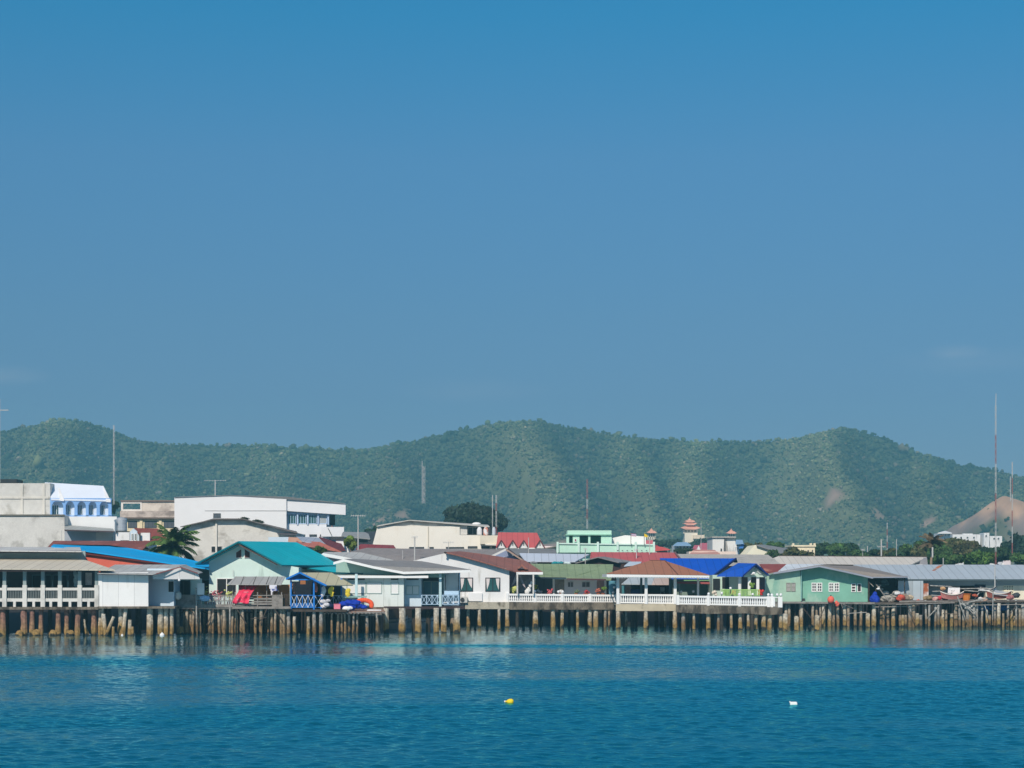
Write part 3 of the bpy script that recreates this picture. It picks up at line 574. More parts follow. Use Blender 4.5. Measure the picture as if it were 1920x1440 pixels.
LG = [(482,1112,.33,.28,(196,128,60),'round brown basket under the awning'),(489,1108,.28,.5,(185,120,70),'brown barrel under the deck awning'),(501,1112,.2,.35,(150,80,50),'dark brown jar under the deck awning'),(522,1112,.25,.4,(200,130,75),'tan jar beside the awning corner post')]
for x, y, r0, h, c, lb in LG:
    b = MB(); b.lathe((X(x,162.4),162.4,Z(1136,162.4)+.55), [(r0*.7,0),(r0,h*.4),(r0*.95,h*.8),(r0*.6,h),(r0*.62,h+.06)], 10); tag(b.build('basket' if 'basket' in lb else 'jar', mat('brown %d' % x, S(*c), var=.2, vs=3)), lb, 'basket' if 'basket' in lb else 'jar')
b = MB(); b.pb(480, 530, 1121, 1125, 162.1, .9); b.pb(482,484,1125,1138,162.2,.1); b.pb(526,528,1125,1138,162.2,.1); tag(b.build('work_table', WOODD), 'long dark work table under the deck awning', 'table')
b = MB(); b.pb(505, 519, 1097, 1104, 160.9, .03); b.pb(507, 520, 1104, 1108, 160.92, .03); b.pb(508, 512, 1108, 1117, 160.9, .03); tag(b.build('hanging_clothes', mat('blue white clothes', S(225,222,232), var=.1, col2=S(60,80,150), c2th=.55, c2s=2.6)), 'blue and white clothes hung at the awning edge', 'laundry')
# ---- blue gazebo
t = thing('blue_gazebo', 'small bright blue timber gazebo with khaki roof and cross railings at the deck end', 'gazebo', 585, 163, Z(1143,163))
BLU = mat('bright blue timber', S(30,120,205), var=.1, vs=3, stain=.2, scol=S(80,140,190))
SLAB('roof', mat('khaki roof', S(205,198,165), var=.06, sheet=.12), t, [(562,1073.5,161.2),(611,1097,161.2),(662,1097,165.4),(622,1073.5,166)], .07)
SLAB('roof_far_slope', BLU, t, [(562,1073.5,161.2),(537,1085.5,161.2),(590,1085.5,166),(622,1073.5,166)], .07)
BARS('barge_board', BLU, t, [((536,1086,161.1),(562,1073.6,161.1)), ((562,1073.6,161.1),(612,1098,161.1))], .09)
BARS('tie_beam', BLU, t, [((540,1086.5,161.4),(590,1087,161.4)), ((590,1089,161.4),(606,1098,161.4))], .07)
for x, d_ in ((545.5,161.5),(588.5,161.5),(602,163.2),(640,165.4)): BARS('post', BLU, t, [((x,1084,d_),(x,1144,d_))], .085)
lattice_rail('railing', t, BLU, 546, 588, 1116, 1139, 161.5, 4, mat('white lattice', S(225,230,238)))
lattice_rail('railing', t, BLU, 590, 604, 1117, 1139, 162.2, 1, mat('white lattice', S(225,230,238)))
lattice_rail('railing', t, mat('pale railing', S(190,205,215)), 604, 646, 1117, 1138, 164.6, 4)
PB('low_panel', mat('blue panel', S(70,125,190), var=.2), t, 547, 587, 1131, 1139, 161.6, .05)
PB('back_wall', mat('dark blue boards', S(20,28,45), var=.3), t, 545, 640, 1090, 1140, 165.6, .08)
PB('floor', WOODD, t, 540, 650, 1143, 1147, 161.2, 5)
for x in (541, 589, 602): pile(t, x, 161.6, 7, 1147, PILEG)
BARS('ladder_rail', WOODD, t, [((566,1146,161),(566,1182,161)), ((572,1146,161),(572,1182,161))], .03)
b = MB(); b.pb(563, 573, 1088.5, 1095.5, 161.3, .05); tag(b.build('hanging_sign', BROWN), 'small tan board hanging in the blue gazebo front', 'sign')
for x, y, c, lb, hh in ((552,1104,(150,110,100),'brown shell string hanging beside the gazebo corner post',16),(592,1102,(190,110,100),'reddish string of shells beside the second gazebo post',14),(606,1110,(225,225,230),'white cloth hanging in the gazebo side',14),(621,1110,(225,200,60),'yellow shirt hanging in the gazebo shade',14),(652.5,1112,(225,200,60),'small yellow cloth hung beyond the gazebo',9)):
    b = MB()
    for k in range(6): b.ball((X(x+random.uniform(-1.5,1.5),162.4), 162.4, Z(y-hh/2+k*hh/6,162.4)), .14 if c[0] < 200 else .17, 6, 5, (1,.5,1.1), .25)
    tag(b.build('hanging_cloth' if c[0] > 200 else 'shell_string', mat('hang %d' % x, S(*c), var=.2, vs=4)), lb, 'cloth' if c[0] > 200 else 'decoration')
# ---- rough landing with the tarps
t = thing('rough_landing', 'rough brown plank landing on crooked poles beside the blue gazebo', 'landing', 660, 164)
SLAB('deck_boards', mat('brown planks', S(150,120,105), var=.25, vs=3, stain=.5, scol=S(90,70,60), svec=(3,3,3)), t, [(600,1146.5,161.5),(722,1145.5,162.4),(716,1141,166.5),(640,1141,166.5)], .16)
b = MB(); b.pb(610, 722, 1147, 1150, 162, .1); b.pb(676, 716, 1151, 1155, 162.4, .3)
for x in range(606, 720, 7): b.bar((x,1147.5,161.6),(x+4,1151,161.4), .05)
b.build('edge_beam', WOODG, t)
for x in (608,622,634,641,647,655,663,670,688,707): pile(t, x, 162+random.uniform(0,.8), random.choice((4,5)), 1150, PILEG if x > 650 else PILEW, lean=random.uniform(-.05,.05))
rand_piles(t, 548, 715, 24, 163, 167.5, 4.5, Z(1148,163), PILED)
for x in (552, 578):
    pile(t, x, 161.2, 6, 1156, PILEC)
def lump(name, mt, pts, r, lb, cat, d, sq=(1,.8,.6)):
    b = MB()
    for x, y, k in pts: b.ball((X(x,d), d+random.uniform(-.2,.2), Z(y,d)), r*k, 9, 7, sq, .12)
    return tag(b.build(name, mt), lb, cat)
BTARP = mat('blue tarpaulin', S(15,55,170), var=.18, vs=3)
lump('blue_tarpaulin', BTARP, [(645,1133,1),(655,1130,1.1),(666,1131,1.15),(672,1136,.9),(682,1138,.7),(640,1138,.7),(660,1138,1)], .42, 'crumpled royal blue tarpaulin heaped on the plank landing', 'tarpaulin', 162.8)
b = MB()
for k in range(15):
    a = -0.2+math.pi*1.15*k/14; b.ball((X(682,163.6)+.52*math.cos(a)*1.25, 163.6, Z(1134,163.6)+.38*math.sin(a)), .2, 8, 6)
tag(b.build('orange_float_tube', mat('orange rubber', S(238,95,55), var=.1)), 'orange red inflatable tube behind the blue tarpaulin', 'float')
lump('white_sheet', WHITEC, [(650,1141,1),(655,1140,.8)], .3, 'white plastic sheet at the foot of the blue tarpaulin', 'sheet', 161.9, (1.2,.5,.6))
b = MB(); b.pb(626, 638, 1133, 1142, 162.4, .5); b.pb(625.6,638.4,1132.4,1133.4,162.38,.54); tag(b.build('crate', mat('pink crate', S(225,130,150), var=.1)), 'pink plastic crate on the landing beside the blue tarpaulin', 'crate')
lump('net_heap', mat('pale net', S(205,205,210), var=.3, vs=6), [(606,1128,1),(612,1134,1),(607,1137,1),(615,1126,.7)], .3, 'heap of pale netting beside the gazebo', 'net', 162.3)
lump('dark_bundle', mat('navy bundle', S(20,35,80), var=.3, vs=5), [(620,1136,1),(617,1133,.8)], .26, 'navy bundle between the netting and the pink crate', 'bundle', 162.6)
b = MB(); b.slab([(640,1119,164.4),(688,1119,164.4),(688,1117,166),(640,1117,166)], .06); b.bar((643,1119,164.5),(643,1140,164.5),.03); b.bar((685,1119,164.5),(685,1140,164.5),.03); tag(b.build('landing_table', mat('mint board', S(150,190,185))), 'narrow mint table on the landing behind the blue tarpaulin', 'table')
b = MB(); b.slab([(688,1144,162.6),(715,1145,162.6),(714,1143,163.6),(688,1142,163.6)], .05); tag(b.build('white_board', WHITEC), 'white board lying at the far end of the plank landing', 'board')
# ---- pale mint house under the dark roof
t = thing('pale_mint_house', 'pale mint house with shuttered windows, dark roof and white fascia on thick round piles', 'house', 740, 170)
SAGE = mat('sage wall', S(150,182,172), var=.07, stain=.2, scol=S(120,150,140))
PALE = mat('pale mint boards', S(226,234,230), var=.04, stain=.5, scol=S(168,178,170), svec=(1.8,1.8,.28), sth=.57, joint=1.2)
PB('wall', PALE, t, 622, 757, 1081, 1138.5, 167, 7); PB('side_wing', BLUEW, t, 757, 790, 1082, 1137, 168.4, 6)
PB('porch_wall', mat('dusty teal wall', S(130,165,175), var=.07), t, 790, 832, 1072, 1136, 171, 4); PB('end_wall', WHITE, t, 832, 860, 1068, 1136, 169.5, 5)
POLY('gable_wall', SAGE, t, [(630,1057),(645,1051.5),(700,1064),(757,1074.5),(832,1074),(832,1083),(630,1081)], 167.6, 5)
rf = SLAB('roof', DGREYR, t, [(645,1048,166.2),(700,1061,166.2),(757,1071.5,166.2),(883,1068,166.5),(790,1052,176),(705,1050,177),(662,1047.5,176)], .08)
b = MB(); b.band([(625,1054),(645,1048.5),(700,1061.5),(757,1072),(882,1068.6)], 4.6, 166.1, .08); b.build('fascia', WHITEC, rf)
lr = SLAB('porch_roof', mat('pale canopy', S(200,205,195)), t, [(598,1079.5,166.4),(803,1079.5,166.4),(803,1076.5,168.2),(640,1076.5,168.2)], .05)
PB('fascia', WHITEC, lr, 598, 803, 1079.3, 1083.8, 166.3, .06)
SLAB('rear_roof', mat('light grey roof', S(192,192,188), var=.08, sheet=.2), t, [(604,1038,178),(640,1046,177),(700,1050,178),(738,1050,178),(676,1035.5,187),(608,1035,187)], .08)
b = MB(); b.band([(598,1042),(606,1037),(645,1044),(668,1049)], 6, 177, .1); b.build('rear_fascia', WHITEC, t)
SW = mat('white shutter', (.8,.8,.79), var=.03)
LN = mat('shutter frame', S(165,185,180))
for x0, x1, y0, y1, d_, n in ((650,686,1091,1113,167,1),(687,716,1091,1113,167,1),(732.5,748,1091,1114,167,1),(761,786,1098,1115,168.4,2)): window(t, x0, x1, y0, y1, d_, LN, SW, n, 1, .05)
window(t, 794, 823, 1090, 1115, 171, LN, mat('teal door', S(110,150,165)), 2, 1, .05, name='door'); PB('transom', SHADE, t, 794, 823, 1081, 1089, 170.9, .1)
for x0, x1 in ((652,684),(733,747),(762,785)): PB('vent_strip', SHADE, t, x0, x1, 1084.5, 1087.5, 166.95 if x1 < 757 else 168.35, .1)
for x, d_ in ((668,165.5),(825.5,167)): PB('column', mat('pale column', S(190,215,220)), t, x-2.4, x+2.4, 1076, 1137, d_, .18)
BARS('downpipe', DKBR, t, [((835,1078,169.3),(835,1106,169.3)),((860,1072,169.3),(860,1107,169.3))], .04)
rl = lattice_rail('railing', t, mat('pale blue rail', S(185,212,235)), 790, 860, 1116, 1133, 167.2, 7)
PB('upper_rail', mat('pale blue rail', S(185,212,235)), t, 833, 860, 1108, 1115, 167.3, .06)
SLAB('floor', CONCD, t, [(640,1138.5,166.5),(870,1138,166.5),(870,1134,176),(640,1134,176)], .2); PB('floor_beam', DKBR, t, 720, 872, 1137, 1142, 166.4, .2)
for x, w_, m_ in ((724,10,PILEC),(754,12,PILEC),(784,12,PILEC),(818,10,PILEC),(832,10,PILEC),(857,12,PILEC)): pile(t, x, 165.6 if x != 857 else 165, w_, 1140, m_)
for x in (803, 777, 849): pile(t, x, 167.5, 9, 1140, PILED if x != 849 else PILEW)
for i, (x, hd, lb) in enumerate(((742,0,'white moored boat under the pale mint house, between its first two piles'),(766,.1,'white moored boat under the pale mint house, right of the second pile'),(797,.05,'white moored boat under the pale mint house, beside the dark pile'))):
    t2 = thing('white_boat', lb, 'boat', x, 178, 0, 'white boats moored beneath the mint house'); d_ = 177+i*.8; L_ = 1.05; hh = .95
    hull = MB(); R0 = []
    xs_ = np.linspace(-1, 1, 9)
    for u in xs_:
        wdt = .55*(1-max(0, u)**3*.8); hh2 = hh+.25*max(0, u)**2; R0.append([(X(x,d_)+u*L_, d_-wdt, hh2), (X(x,d_)+u*L_*.95, d_-wdt*.6, -.15), (X(x,d_)+u*L_*.95, d_+wdt*.6, -.15), (X(x,d_)+u*L_, d_+wdt, hh2)])
    for a_, b_ in zip(R0, R0[1:]): hull.hexa(a_, b_)
    hull.build('hull', WHITE, t2); g = MB()
    for a_, b_ in zip(R0, R0[1:]): g.tube(Vector(a_[0])+Vector((0,-.03,-.3)), Vector(b_[0])+Vector((0,-.03,-.3)), .04); g.tube(Vector(a_[0])+Vector((0,-.03,0)), Vector(b_[0])+Vector((0,-.03,0)), .05)
    g.build('rub_rail', mat('grey rubber', S(130,135,140)), t2)
# ---- white house with the brown roof
t = thing('white_gable_house', 'white gabled house with brown tiled roof and two curtained windows on a concrete beam', 'house', 880, 188)
POLY('wall', WHITE, t, [(766,1053.5),(833,1037.5),(857,1041),(949,1066),(955,1070),(955,1129),(855,1129),(766,1129)], 185, 10)
BRT = mat('brown tile roof', S(160,104,90), var=.12, vs=2, sheet=.15, fine=.25, stain=.2, scol=S(110,72,64))
rf = SLAB('roof', BRT, t, [(834,1035,184.4),(857,1040,184.4),(905,1053,184.4),(955,1068,184.4),(970,1072.5,185.2),(1018,1072.5,185.2),(985,1051,196),(900,1038,197),(862,1033.5,197)], .1)
BARS('ridge_cap', mat('dark ridge', S(60,45,42)), rf, [((833,1035.6,184.3),(836,1037,184.3))], .12)
b = MB(); b.band([(968,1072.6),(1018,1072.6)], 4.6, 185.1, .08); b.build('fascia', WHITEC, rf)
dm = POLY('gablet', BRT, t, [(970,1066),(978,1057),(990,1067.5),(984,1067.5),(978,1061.5),(973,1066.5)], 186, 2); POLY('gablet_face', WHITEC, dm, [(974,1066),(978,1062),(983,1066.5)], 186.4, 1)
CURT = mat('cream curtain', S(225,215,212), var=.05)
for x0, x1 in ((862,887), (910,938)):
    o = window(t, x0, x1, 1083, 1109, 185, mat('dark frame', S(45,42,52)), TEALGL, 2, 1, .07)
    for s_, e_ in ((x0+1.5, 1), (x1-1.5, -1)): POLY('curtain', CURT, o, [(s_,1084.5),(s_+e_*7,1084.5),(s_+e_*5.5,1095),(s_+e_*1.6,1106)] if e_ > 0 or x0 > 900 else [(s_,1084.5),(s_-9,1084.5),(s_-5,1096),(s_-.6,1103)], 184.96, .02)
ac = thing('air_conditioner', 'air conditioner unit on the wall foot of the white gabled house', 'air conditioner', 868, 184, Z(1129,184)); b = MB(); b.pb(861, 876, 1119, 1130, 184.3, .6); b.build('case', mat('grey case', S(205,205,200)), ac); b = MB(); b.lathe((0,0,0), [(.2,0),(.2,.05)], 12); b.v = [(X(867,184.3)+a_, 184.28-c_, Z(1124.5,184.3)+b__) for a_, b__, c_ in b.v]; b.build('fan_grille', SHADE, ac)
PB('sill_box', WHITEC, t, 878, 904, 1112, 1127, 184.8, .25)
PB('concrete_beam', CONC, t, 872, 955, 1129, 1142, 184.6, 1.2); PB('floor', CONCD, t, 770, 1010, 1126, 1131, 186, 10)
for x, w_, d_ in ((899,6,184.8),(951,7,184.8),(936,5.5,177),(878,6,186)): pile(t, x, d_, w_, 1142 if d_ > 180 else 1141, PILEC, lean=.02 if d_ < 180 else 0)
rand_piles(t, 870, 955, 5, 188, 194, 6, Z(1142,186), PILED, .02)
# its side porch
PB('porch_back_wall', mat('grey stone wall', S(150,148,150), var=.3, vs=3, fine=.4), t, 955, 1000, 1072, 1116, 189, .2)
PB('shade_wall', mat('mauve wall', S(110,95,110)), t, 954, 968, 1070, 1116, 186.5, .1)
for pts in ([(958,1101),(969,1072),(974,1072),(968,1090)], [(971,1074),(975,1076),(986,1103),(981,1098)]): POLY('curtain', mat('grey curtain', S(170,160,165), var=.2, vs=4), t, pts, 186.2, .04)  # curtains greyed: the porch shade is put into their colour
BARS('column', CONCL, t, [((970,1074,184.5),(970,1114,184.5)),((1000,1076,184.5),(1000,1114,184.5))], .1)
lump('potted_shrub', mat('yellow leaves', S(200,205,120), var=.3, vs=5), [(961,1105,1),(966,1104,1),(963,1109,.8)], .26, 'yellow green shrub at the side porch of the white house', 'plant', 186, (1,1,1))
lump('white_statue', WHITEC, [(996,1092,.5),(994,1098,.8),(992,1105,1.1),(988,1110,1.2),(1000,1088,.4)], .21, 'white draped garden figure on the terrace beside the white house porch', 'statue', 186.4, (.9,.7,1.2))
# ---- green flat roofed house
t = thing('green_roof_house', 'low house with a faded green sheet roof and stone panel front', 'house', 1070, 194)
SLAB('roof', mat('faded green roof', S(146,166,128), var=.12, vs=1, sheet=.2, fine=.3, stain=.3, scol=S(95,115,85)), t, [(996,1080.5,190),(1063,1082,190),(1063,1085,190),(1146,1087,190),(1150,1058,196),(988,1057,196)], .08)
BARS('eave', mat('plum eave', S(85,50,60)), t, [((1062,1085.6,189.9),(1136,1086.8,189.9))], .09); BARS('eave_dark', mat('navy eave', S(40,55,70)), t, [((998,1083,189.9),(1062,1084,189.9))], .09)
PB('wall', mat('lilac white wall', S(222,226,238), var=.03), t, 1058, 1119, 1086, 1117, 192, 6); PB('stone_panel', mat('rubble stone', S(150,145,138), var=.3, vs=3, fine=.5), t, 1040.5, 1058, 1086, 1117, 191.9, .4)
PB('brick_panel', mat('pinkish brick', S(165,135,135), var=.25, vs=4), t, 1119, 1133, 1088, 1117, 192.1, .4); PB('post', WHITEC, t, 1036.5, 1040, 1086, 1117, 191.6, .2); PB('post', WHITEC, t, 1133, 1137, 1088, 1117, 191.6, .2); PB('post', WHITE, t, 999, 1003, 1084, 1117, 191.4, .2)
o = window(t, 1004, 1036, 1084, 1118, 192.2, SHADE, mat('slate glass', (.05,.07,.085), rough=.3), 2, 1, .05, name='door')
for x0, x1 in ((1064.5,1075),(1091,1106)): window(t, x0, x1, 1091, 1101, 192, mat('pale grey frame', S(190,195,205)), mat('grey louvre', S(95,95,105)), 2, 1, .04)
PB('side_return', SHADE, t, 1137, 1150, 1088, 1117, 193, 4)
for x, y, c, lb in ((1004,1101,(200,205,60),'yellow flowering pot beside the dark sliding door'),(1012,1110,(230,225,225),'white flowering pot before the dark sliding door'),(1030,1110,(215,110,120),'pink flowering pot at the end of the dark sliding door'),(1050,1109,(235,235,230),'white flowering pot before the stone panel'),(1080,1109,(110,130,100),'thin green potted plant under the small windows'),(1100,1111,(190,60,70),'red flowering pot under the second small window'),(1122,1107,(190,110,90),'reddish potted shrub before the brick panel'),(1131,1104,(110,140,60),'leafy green potted plant at the brick panel edge')):
    p_ = thing('potted_plant', lb, 'plant', x, 190.6, Z(1118,190.6), 'potted plants on the concrete walkway'); b = MB(); b.lathe((X(x,190.6),190.6,Z(1118,190.6)), [(.15,0),(.2,.3)], 8); b.build('pot', mat('clay pot', S(160,95,70)), p_); b = MB()
    for k in range(18): b.ball((X(x,190.6)+random.gauss(0,.13), 190.6+random.gauss(0,.1), Z(y,190.6)+random.gauss(0,.11)), random.uniform(.06,.12), 5, 4, (1,1,.8), .3)
    b.build('leaves', mat('pot foliage %d' % x, S(*c), var=.3, vs=6), p_)
b = MB(); b.lathe((X(1148.5,189.5),189.5,Z(1117,189.5)), [(.3,0),(.36,.1),(.36,.7),(.38,.75),(.36,.8),(.36,1.35),(.3,1.42)], 14); tk = tag(b.build('water_barrel', mat('slate blue plastic', S(85,140,160), var=.08)), 'slate blue water barrel beside the pavilion corner', 'barrel')
# ---- balustrades
def balustrade(label, posts, yt, yb, d, per, cat_x):
    t = thing('balustrade', label, 'balustrade', cat_x, d, Z(yb[0]+2,d), 'white balustrades of the concrete terraces')
    x0, x1 = posts[0], posts[-1]; f = lambda v, x: v[0]+(v[1]-v[0])*(x-x0)/(x1-x0)
    def seg(name, a, c, ya, yb2):
        bb = MB(); bb.poly([(a,f(yt,a)+ya),(c,f(yt,c)+ya),(c,f(yt,c)+yb2),(a,f(yt,a)+yb2)], d, .2); return bb
    for p, q in zip(posts, posts[1:]):
        seg('top_rail', p, q, 0, 3.6).build('top_rail', WHITEC, t)
        hgt = f(yb, p)-f(yt, p); seg('bottom_rail', p, q, hgt-2.6, hgt).build('bottom_rail', WHITEC, t)
        n = max(2, int(round((q-p)/per)))
        for i in range(1, n):
            x = p+(q-p)*i/n; k = MB(); xx = X(x,d); z0 = Z(f(yb,x)-2.6,d); z1 = Z(f(yt,x)+3.4,d); h = z1-z0
            k.lathe((xx, d+.1, z0), [(.05,0),(.085,h*.25),(.085,h*.42),(.045,h*.75),(.065,h)], 6); k.build('baluster', WHITEC, t)
    for p in posts: PB('post', WHITEC, t, p-2.6, p+2.6, f(yt,p)-1, f(yb,p)+3, d-.06, .34)
    return t
balustrade('white balustrade along the concrete walkway before the green roofed house', (951,1003,1054,1106,1156), (1113,1115), (1128.5,1130.5), 184.9, 4.05, 1050)
balustrade('white balustrade between the columns of the brown roofed pavilion', (1160.5,1211,1265), (1113.5,1114.5), (1131,1132.5), 180.4, 4.1, 1211)
balustrade('white balustrade of the outer terrace past the pavilion, with globe lamps', (1271,1328,1386.5,1441,1447.5), (1116.5,1119), (1133,1137), 176, 4.1, 1360)
t = thing('terrace_gate', 'small white terrace gate between two square posts at the terrace end', 'gate', 1457, 175.8, Z(1140,175.8))
PB('post', WHITEC, t, 1449.5, 1453, 1119, 1137, 175.8, .3); PB('post', WHITEC, t, 1459, 1467, 1119, 1140, 175.8, .35)
b = MB()
for x in (1453.8,1455.6,1457.4): b.pb(x, x+.8, 1121, 1136, 175.9, .05)
b.build('bars', WOODG, t); PB('top_rail', WHITEC, t, 1453, 1459, 1119.5, 1121, 175.85, .12)
# ---- concrete walkway and terraces
t = thing('concrete_walkway', 'stained concrete walkway on piles below the long white balustrade', 'walkway', 1050, 188)
b = MB(); b.pb(955.5, 1156, 1129.2, 1143, 184.7, .5); b.build('edge_beam', CONCD, t); PB('floor', CONC, t, 955.5, 1156, 1129.2, 1132, 185.2, 10)
for x, w_, m_ in ((1004,10,PILEC),(1037,8,PILEC),(1054,6.5,PILEC),(1083,5,PILEC),(1106,7,PILEC),(1117,9,PILEC),(1142,4,PILEW),(970,6,PILED),(1135,5,PILEG)): pile(t, x, 184.9+random.uniform(0,.3), w_, 1142.5, m_)
rand_piles(t, 958, 1155, 12, 189, 195, 6, Z(1142,187), PILED, .02)
t = thing('pavilion', 'open waterside pavilion with brown hipped roof on white columns', 'pavilion', 1235, 184)
PBR = mat('brown shingle', S(168,114,88), var=.06, vs=2, fine=.15, sheet=.06)
rf = MB(); A, B_, C_, D_ = (1137,1075.5,179), (1330,1078,179), (1308,1075,189), (1150,1074,189); r1, r2 = (1218,1051,184), (1247,1051.5,184)
rf.slab([A,B_,r2,r1], .06); rf.slab([B_,C_,r2], .06); rf.slab([C_,D_,r1,r2], .06); rf.slab([D_,A,r1], .06); rf = rf.build('roof', PBR, t)
BARS('hip_cap', mat('dark hip', S(105,68,55)), rf, [((1247,1051,184),(1271,1077.2,178.95)),((1218,1050.6,184),(1247,1051,184))], .05)
b = MB(); b.band([(1137.5,1076.2),(1330,1078.8)], 5.6, 179.0, .1); fs_ = b.build('fascia', WHITEC, t); b = MB(); b.poly([(1137.5,1076.4),(1138.2,1076.4),(1138.2,1081.8),(1137.5,1081.8)], 179.1, 9); b.poly([(1329.2,1079),(1330,1079),(1330,1084),(1329.2,1084)], 179.1, 9); b.build('side_fascia', WHITEC, t)
b = MB()
for x in np.arange(1139, 1330, 3): b.poly([(x,1081.6),(x+1.5,1084.6),(x+3,1081.8)], 178.99, .03)
b.build('scalloped_trim', mat('grey trim', S(170,180,182)), fs_)
for x in (1158.5, 1211.5, 1266): PB('column', WHITEC, t, x-2.6, x+2.6, 1080, 1133, 180.2, .26)
for x in (1202.5, 1256.5): PB('column', mat('grey teal column', S(95,120,130)), t, x-2.1, x+2.1, 1078, 1120, 187, .26)
PB('column', WHITEC, t, 1307, 1311, 1082, 1120, 183, .22)
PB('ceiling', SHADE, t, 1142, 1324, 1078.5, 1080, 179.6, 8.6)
b = MB(); b.pb(1155, 1268, 1132.5, 1145.5, 180.2, .5); b.build('edge_beam', mat('pale stained beam', S(196,184,160), var=.12, vs=1, stain=.9, scol=S(60,50,42), svec=(1.4,1.4,.9), sth=.6), t); PB('floor', CONC, t, 1155, 1268, 1132.5, 1134.5, 180.7, 8)
for x in (1159, 1211, 1265.5): pile(t, x, 180.4, 8, 1145, PILEC)
for x in (1174, 1247): pile(t, x, 182.5, 4.5, 1145, PILEG)
rand_piles(t, 1160, 1264, 7, 183, 187.5, 7, Z(1145,180.4), PILED, .02)
t = thing('outer_terrace', 'stained concrete outer terrace on many piles with a crumbling edge', 'terrace', 1365, 180)
b = MB(); b.poly([(1268,1134),(1467,1139),(1467,1152),(1430,1153),(1400,1150),(1330,1151),(1285,1149),(1268,1148)], 175.8, .5); b.build('edge_beam', CONCD, t); SLAB('floor', CONC, t, [(1268,1134.2,176.3),(1467,1138.6,176.3),(1467,1132,188),(1268,1130,188)], .15)
for x, w_ in ((1281,7),(1301,5),(1328,8),(1347,5),(1371,5),(1388,7),(1403,5),(1417,6),(1432,8),(1443,8),(1464,7)): pile(t, x, 176+random.uniform(0,.4), w_, 1150, PILEC if x not in (1281,1347) else PILEG)
for x, w_, yt_ in ((1353,6,1152),(1410,7,1152)): pile(t, x, 175, w_, yt_, PILED)
rand_piles(t, 1270, 1465, 16, 178, 185, 6, Z(1150,177), PILED, .03)
# globe lamps
LAMPS = [(1150,1110.5,188,'white globe lamp on a stem beside the slate blue barrel'),(1152,1101,189,'white globe lamp on the barrel side, the upper one by the pavilion'),(1277,1109.5,183,'white globe lamp beneath the pavilion eave, nearest its third column'),(1300,1109,183,'white globe lamp beneath the pavilion eave, before the dark shop front'),(1329,1113.5,176,'white globe lamp on the terrace post below the pavilion roof corner'),(1353.5,1112.5,177,'white globe lamp on the terrace before the green picket railing, at its start'),(1370,1103,182,'white globe lamp raised above the green picket railing'),(1386.5,1114.5,176,'white globe lamp on the terrace post at the middle of the green picket railing'),(1411.5,1114.5,177,'white globe lamp on the rail before the blue porch house door'),(1441,1115,176,'white globe lamp on the corner post, first of the four at the terrace end'),(1447.5,1115.5,176,'white globe lamp, second of the four at the terrace end'),(1457.5,1115,176,'white globe lamp on the gate, third of the four at the terrace end'),(1464.5,1115,176,'white globe lamp on the outermost gate post of the terrace')]
LAMPS += [(1003,1108.5,185,'white globe lamp on the walkway balustrade before the sliding door'),(1047,1109.5,185,'white globe lamp on the walkway balustrade before the stone panel'),(1055,1109.5,185,'white globe lamp at the edge of the stone panel')]
GLOBE = mat('opal globe', (.82,.82,.82), var=.01, rough=.3)
for x, y, d_, lb in LAMPS:
    p_ = thing('globe_lamp', lb, 'lamp', x, d_, Z(y+6,d_), 'globe lamps on the terraces'); b = MB(); b.ball((X(x,d_), d_+.1, Z(y,d_)), .125, 10, 8); b.build('globe', GLOBE, p_, True)
    b = MB(); b.tube((X(x,d_), d_+.1, Z(y+6 if d_ < 182 else y+10,d_)), (X(x,d_), d_+.1, Z(y,d_)-.1), .035); b.build('stem', SHADE, p_)
# ---- shop front behind the pavilion
t = thing('dark_shop_front', 'dark open shop front with a striped rusty awning behind the pavilion', 'building', 1220, 196)
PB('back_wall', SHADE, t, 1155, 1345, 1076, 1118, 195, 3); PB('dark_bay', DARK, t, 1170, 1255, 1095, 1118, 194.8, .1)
SLAB('awning', mat('grey awning', S(180,190,195), var=.06, sheet=.15), t, [(1165,1095,190.4),(1222,1096,190.4),(1228,1080.5,194.7),(1182,1080.5,194.7)], .05)
SLAB('awning', mat('striped rusty awning', S(215,195,185), var=.05, sheet=.75, sax=0), t, [(1222,1096,190.4),(1254,1096,190.4),(1262,1081,194.7),(1228,1081,194.7)], .05)
SLAB('awning', mat('green awning', S(130,175,120)), t, [(1282,1088,190),(1338,1088,190),(1336,1081,194.7),(1284,1081,194.7)], .05)
BARS('awning_edge', mat('dull red edge', S(165,85,85)), t, [((1270,1092.5,189.8),(1345,1093.5,189.8))], .13)
for x in (1274, 1310, 1345): BARS('post', GG, t, [((x,1092,190),(x,1120,190))], .07)
for x0, x1 in ((1280,1298),(1312,1330)): window(t, x0, x1, 1097, 1116, 194.9, SHADE, DARK, 2, 1, .05)
PB('counter', mat('teal counter', S(70,130,140)), t, 1166, 1172, 1098, 1117, 191.5, .5)
b = MB(); b.pb(1183, 1200, 1106, 1118, 192, .6); b.pb(1182.6, 1200.4, 1105, 1106, 191.95, .7); tag(b.build('cool_box', mat('blue plastic box', S(40,70,140), var=.25, vs=5)), 'dark blue box in the shade behind the pavilion', 'box')
p_ = thing('plastic_chair', 'grey chair in the shade behind the pavilion', 'chair', 1242, 189, Z(1120,189)); b = MB(); b.pb(1238,1246,1109,1110,189,.45); b.build('seat', GG, p_); b = MB(); b.pb(1238,1246,1101,1108,189.45,.05); b.build('backrest', GG, p_)
for x, d_ in ((1238.6,189.03),(1245.4,189.03),(1238.6,189.4),(1245.4,189.4)): BARS('leg', GG, p_, [((x,1110,d_),(x,1121,d_))], .025)
